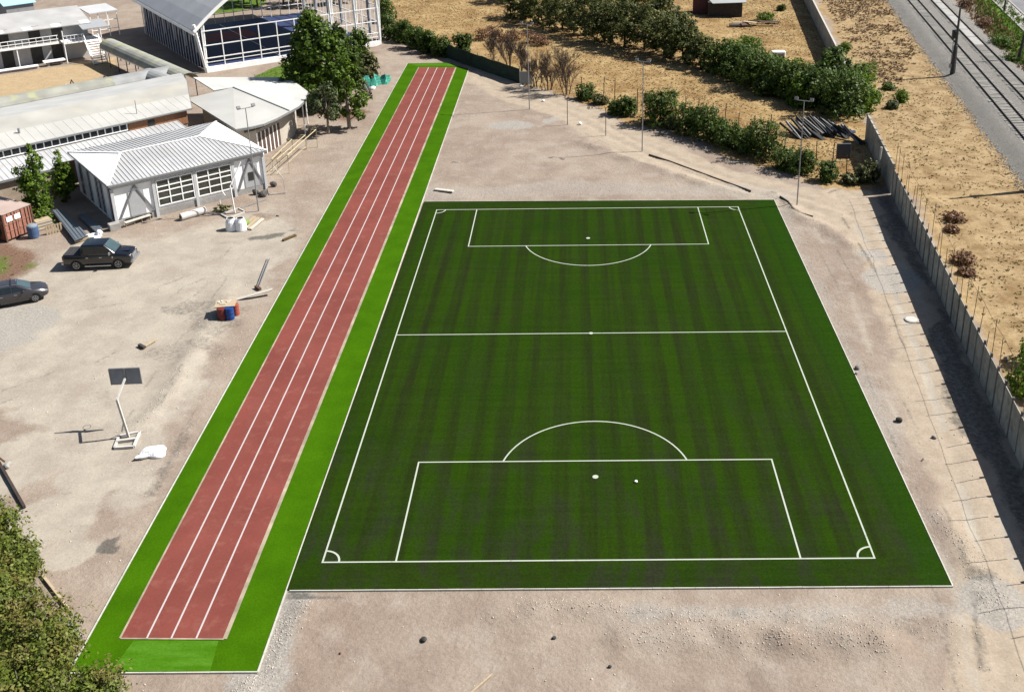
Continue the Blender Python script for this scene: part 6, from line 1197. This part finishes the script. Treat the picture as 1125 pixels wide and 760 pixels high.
# black boards stack, screen panel
b = G(903, 150); s = T('board_stack', 'heap of black and grey slatted boards in the dry grass left of the block wall', 'stack', b); mb = MB(); mg = MB(); mbu = MB()
for i in range(22):
    f = i/21; c_ = G(868+72*f, 150-6*math.sin(f*PI)+6*f)+Vector((0, 0, .55+.4*math.sin(f*PI))); rm2 = Matrix.Rotation(-1.0+random.uniform(-.15, .15), 3, 'Z')@Matrix.Rotation(random.uniform(.25, .5), 3, 'Y'); (mg if i % 3 == 1 else mb).box(c_, (3.0+random.uniform(-.5, .4), .12, .26), rot=rm2)
for i in range(6): c_ = G(880+9*i, 150+random.uniform(-2, 2))+Vector((0, 0, .22)); mb.box(c_, (2.2, .5, .2), rot=Matrix.Rotation(random.uniform(-1.3, -.6), 3, 'Z')@Matrix.Rotation(.25, 3, 'Y'))
for i in range(4): c_ = G(918+5*i, 142+2*i)+Vector((0, 0, .35)); mbu.box(c_, (1.3, .4, .08), rot=Matrix.Rotation(-.8+i*.2, 3, 'Z')@Matrix.Rotation(.35, 3, 'X'))
mb.build('black_board', mat('black_board', (.022, .024, .026), .6, .3, 4), s); mg.build('grey_board', mat('grey_board', (.28, .29, .30), .7, .2, 4), s); mbu.build('blue_board', mat('blue_board', (.03, .05, .12), .6, .2, 4), s)
b = G(926, 177); s = T('shade_screen', 'dark grey panel with pale top edge, standing on posts before the black boards', 'panel', b); h_ = HT((926, 177), 158); MB().box(b+Vector((0, 0, h_*.55)), (1.35, .06, h_*.85)).build('panel', mat('slate_panel', (.10, .105, .12), .6, .1, 2, var2=.15), s); mb = MB(); [mb.beam(b+Vector((k, .05, -.1)), b+Vector((k, .05, h_)), .07, .07) for k in (-.7, .7)]; mb.beam(b+Vector((-.72, .05, h_-.04)), b+Vector((.72, .05, h_-.04)), .09, .08); mb.build('frame', galv, s)
# dark strip standing in for trench-edge shade beside the dirt road, cable at the pole
mb = MB(); L__ = pxs((713, 170), (735, 177), (770, 190), (800, 201), (825, 210)); [mb.beam(a+Vector((0, 0, .0)), c_+Vector((0, 0, .0)), .08, .16) for a, c_ in zip(L__, L__[1:])]; one('trench_shade_strip', mb, mat('trench_shade_brown', (.12, .09, .065), .9, .3, 2), 'dark strip painted as the shaded trench edge along the dirt road above the pitch', 'shade strip', None, L__[2])
L__ = [p+Vector((0, 0, .1)) for p in pxs((857, 217), (866, 223), (871, 231), (880, 236), (893, 239))]; one('buried_pipe', MB().tube(L__, [.09, .1, .14, .1, .07], 6), rock_d, 'dark crooked root on the ground by the corner light pole', 'root', None, L__[2])
for i, (px, py, lab) in enumerate([(572, 96, 'white bag at the foot of the leaning grey board'), (597, 112, 'small white bag on the dirt by the pole at the screen fence'), (637, 137, 'small white scrap beside the thin post in the open dirt'), (695, 128, 'pale stump between the small dark bushes by the fence')]): b = G(px, py); one('debris', MB().lump(b+Vector((0, 0, .15)), (.2, .15, .13), i+20, .4), white_wall, lab, 'debris', None, b)
# ------------------------------------------------------------------ render settings
scene.render.engine = 'CYCLES'
scene.cycles.max_bounces = 6; scene.cycles.transparent_max_bounces = 6; scene.cycles.diffuse_bounces = 3; scene.cycles.glossy_bounces = 3
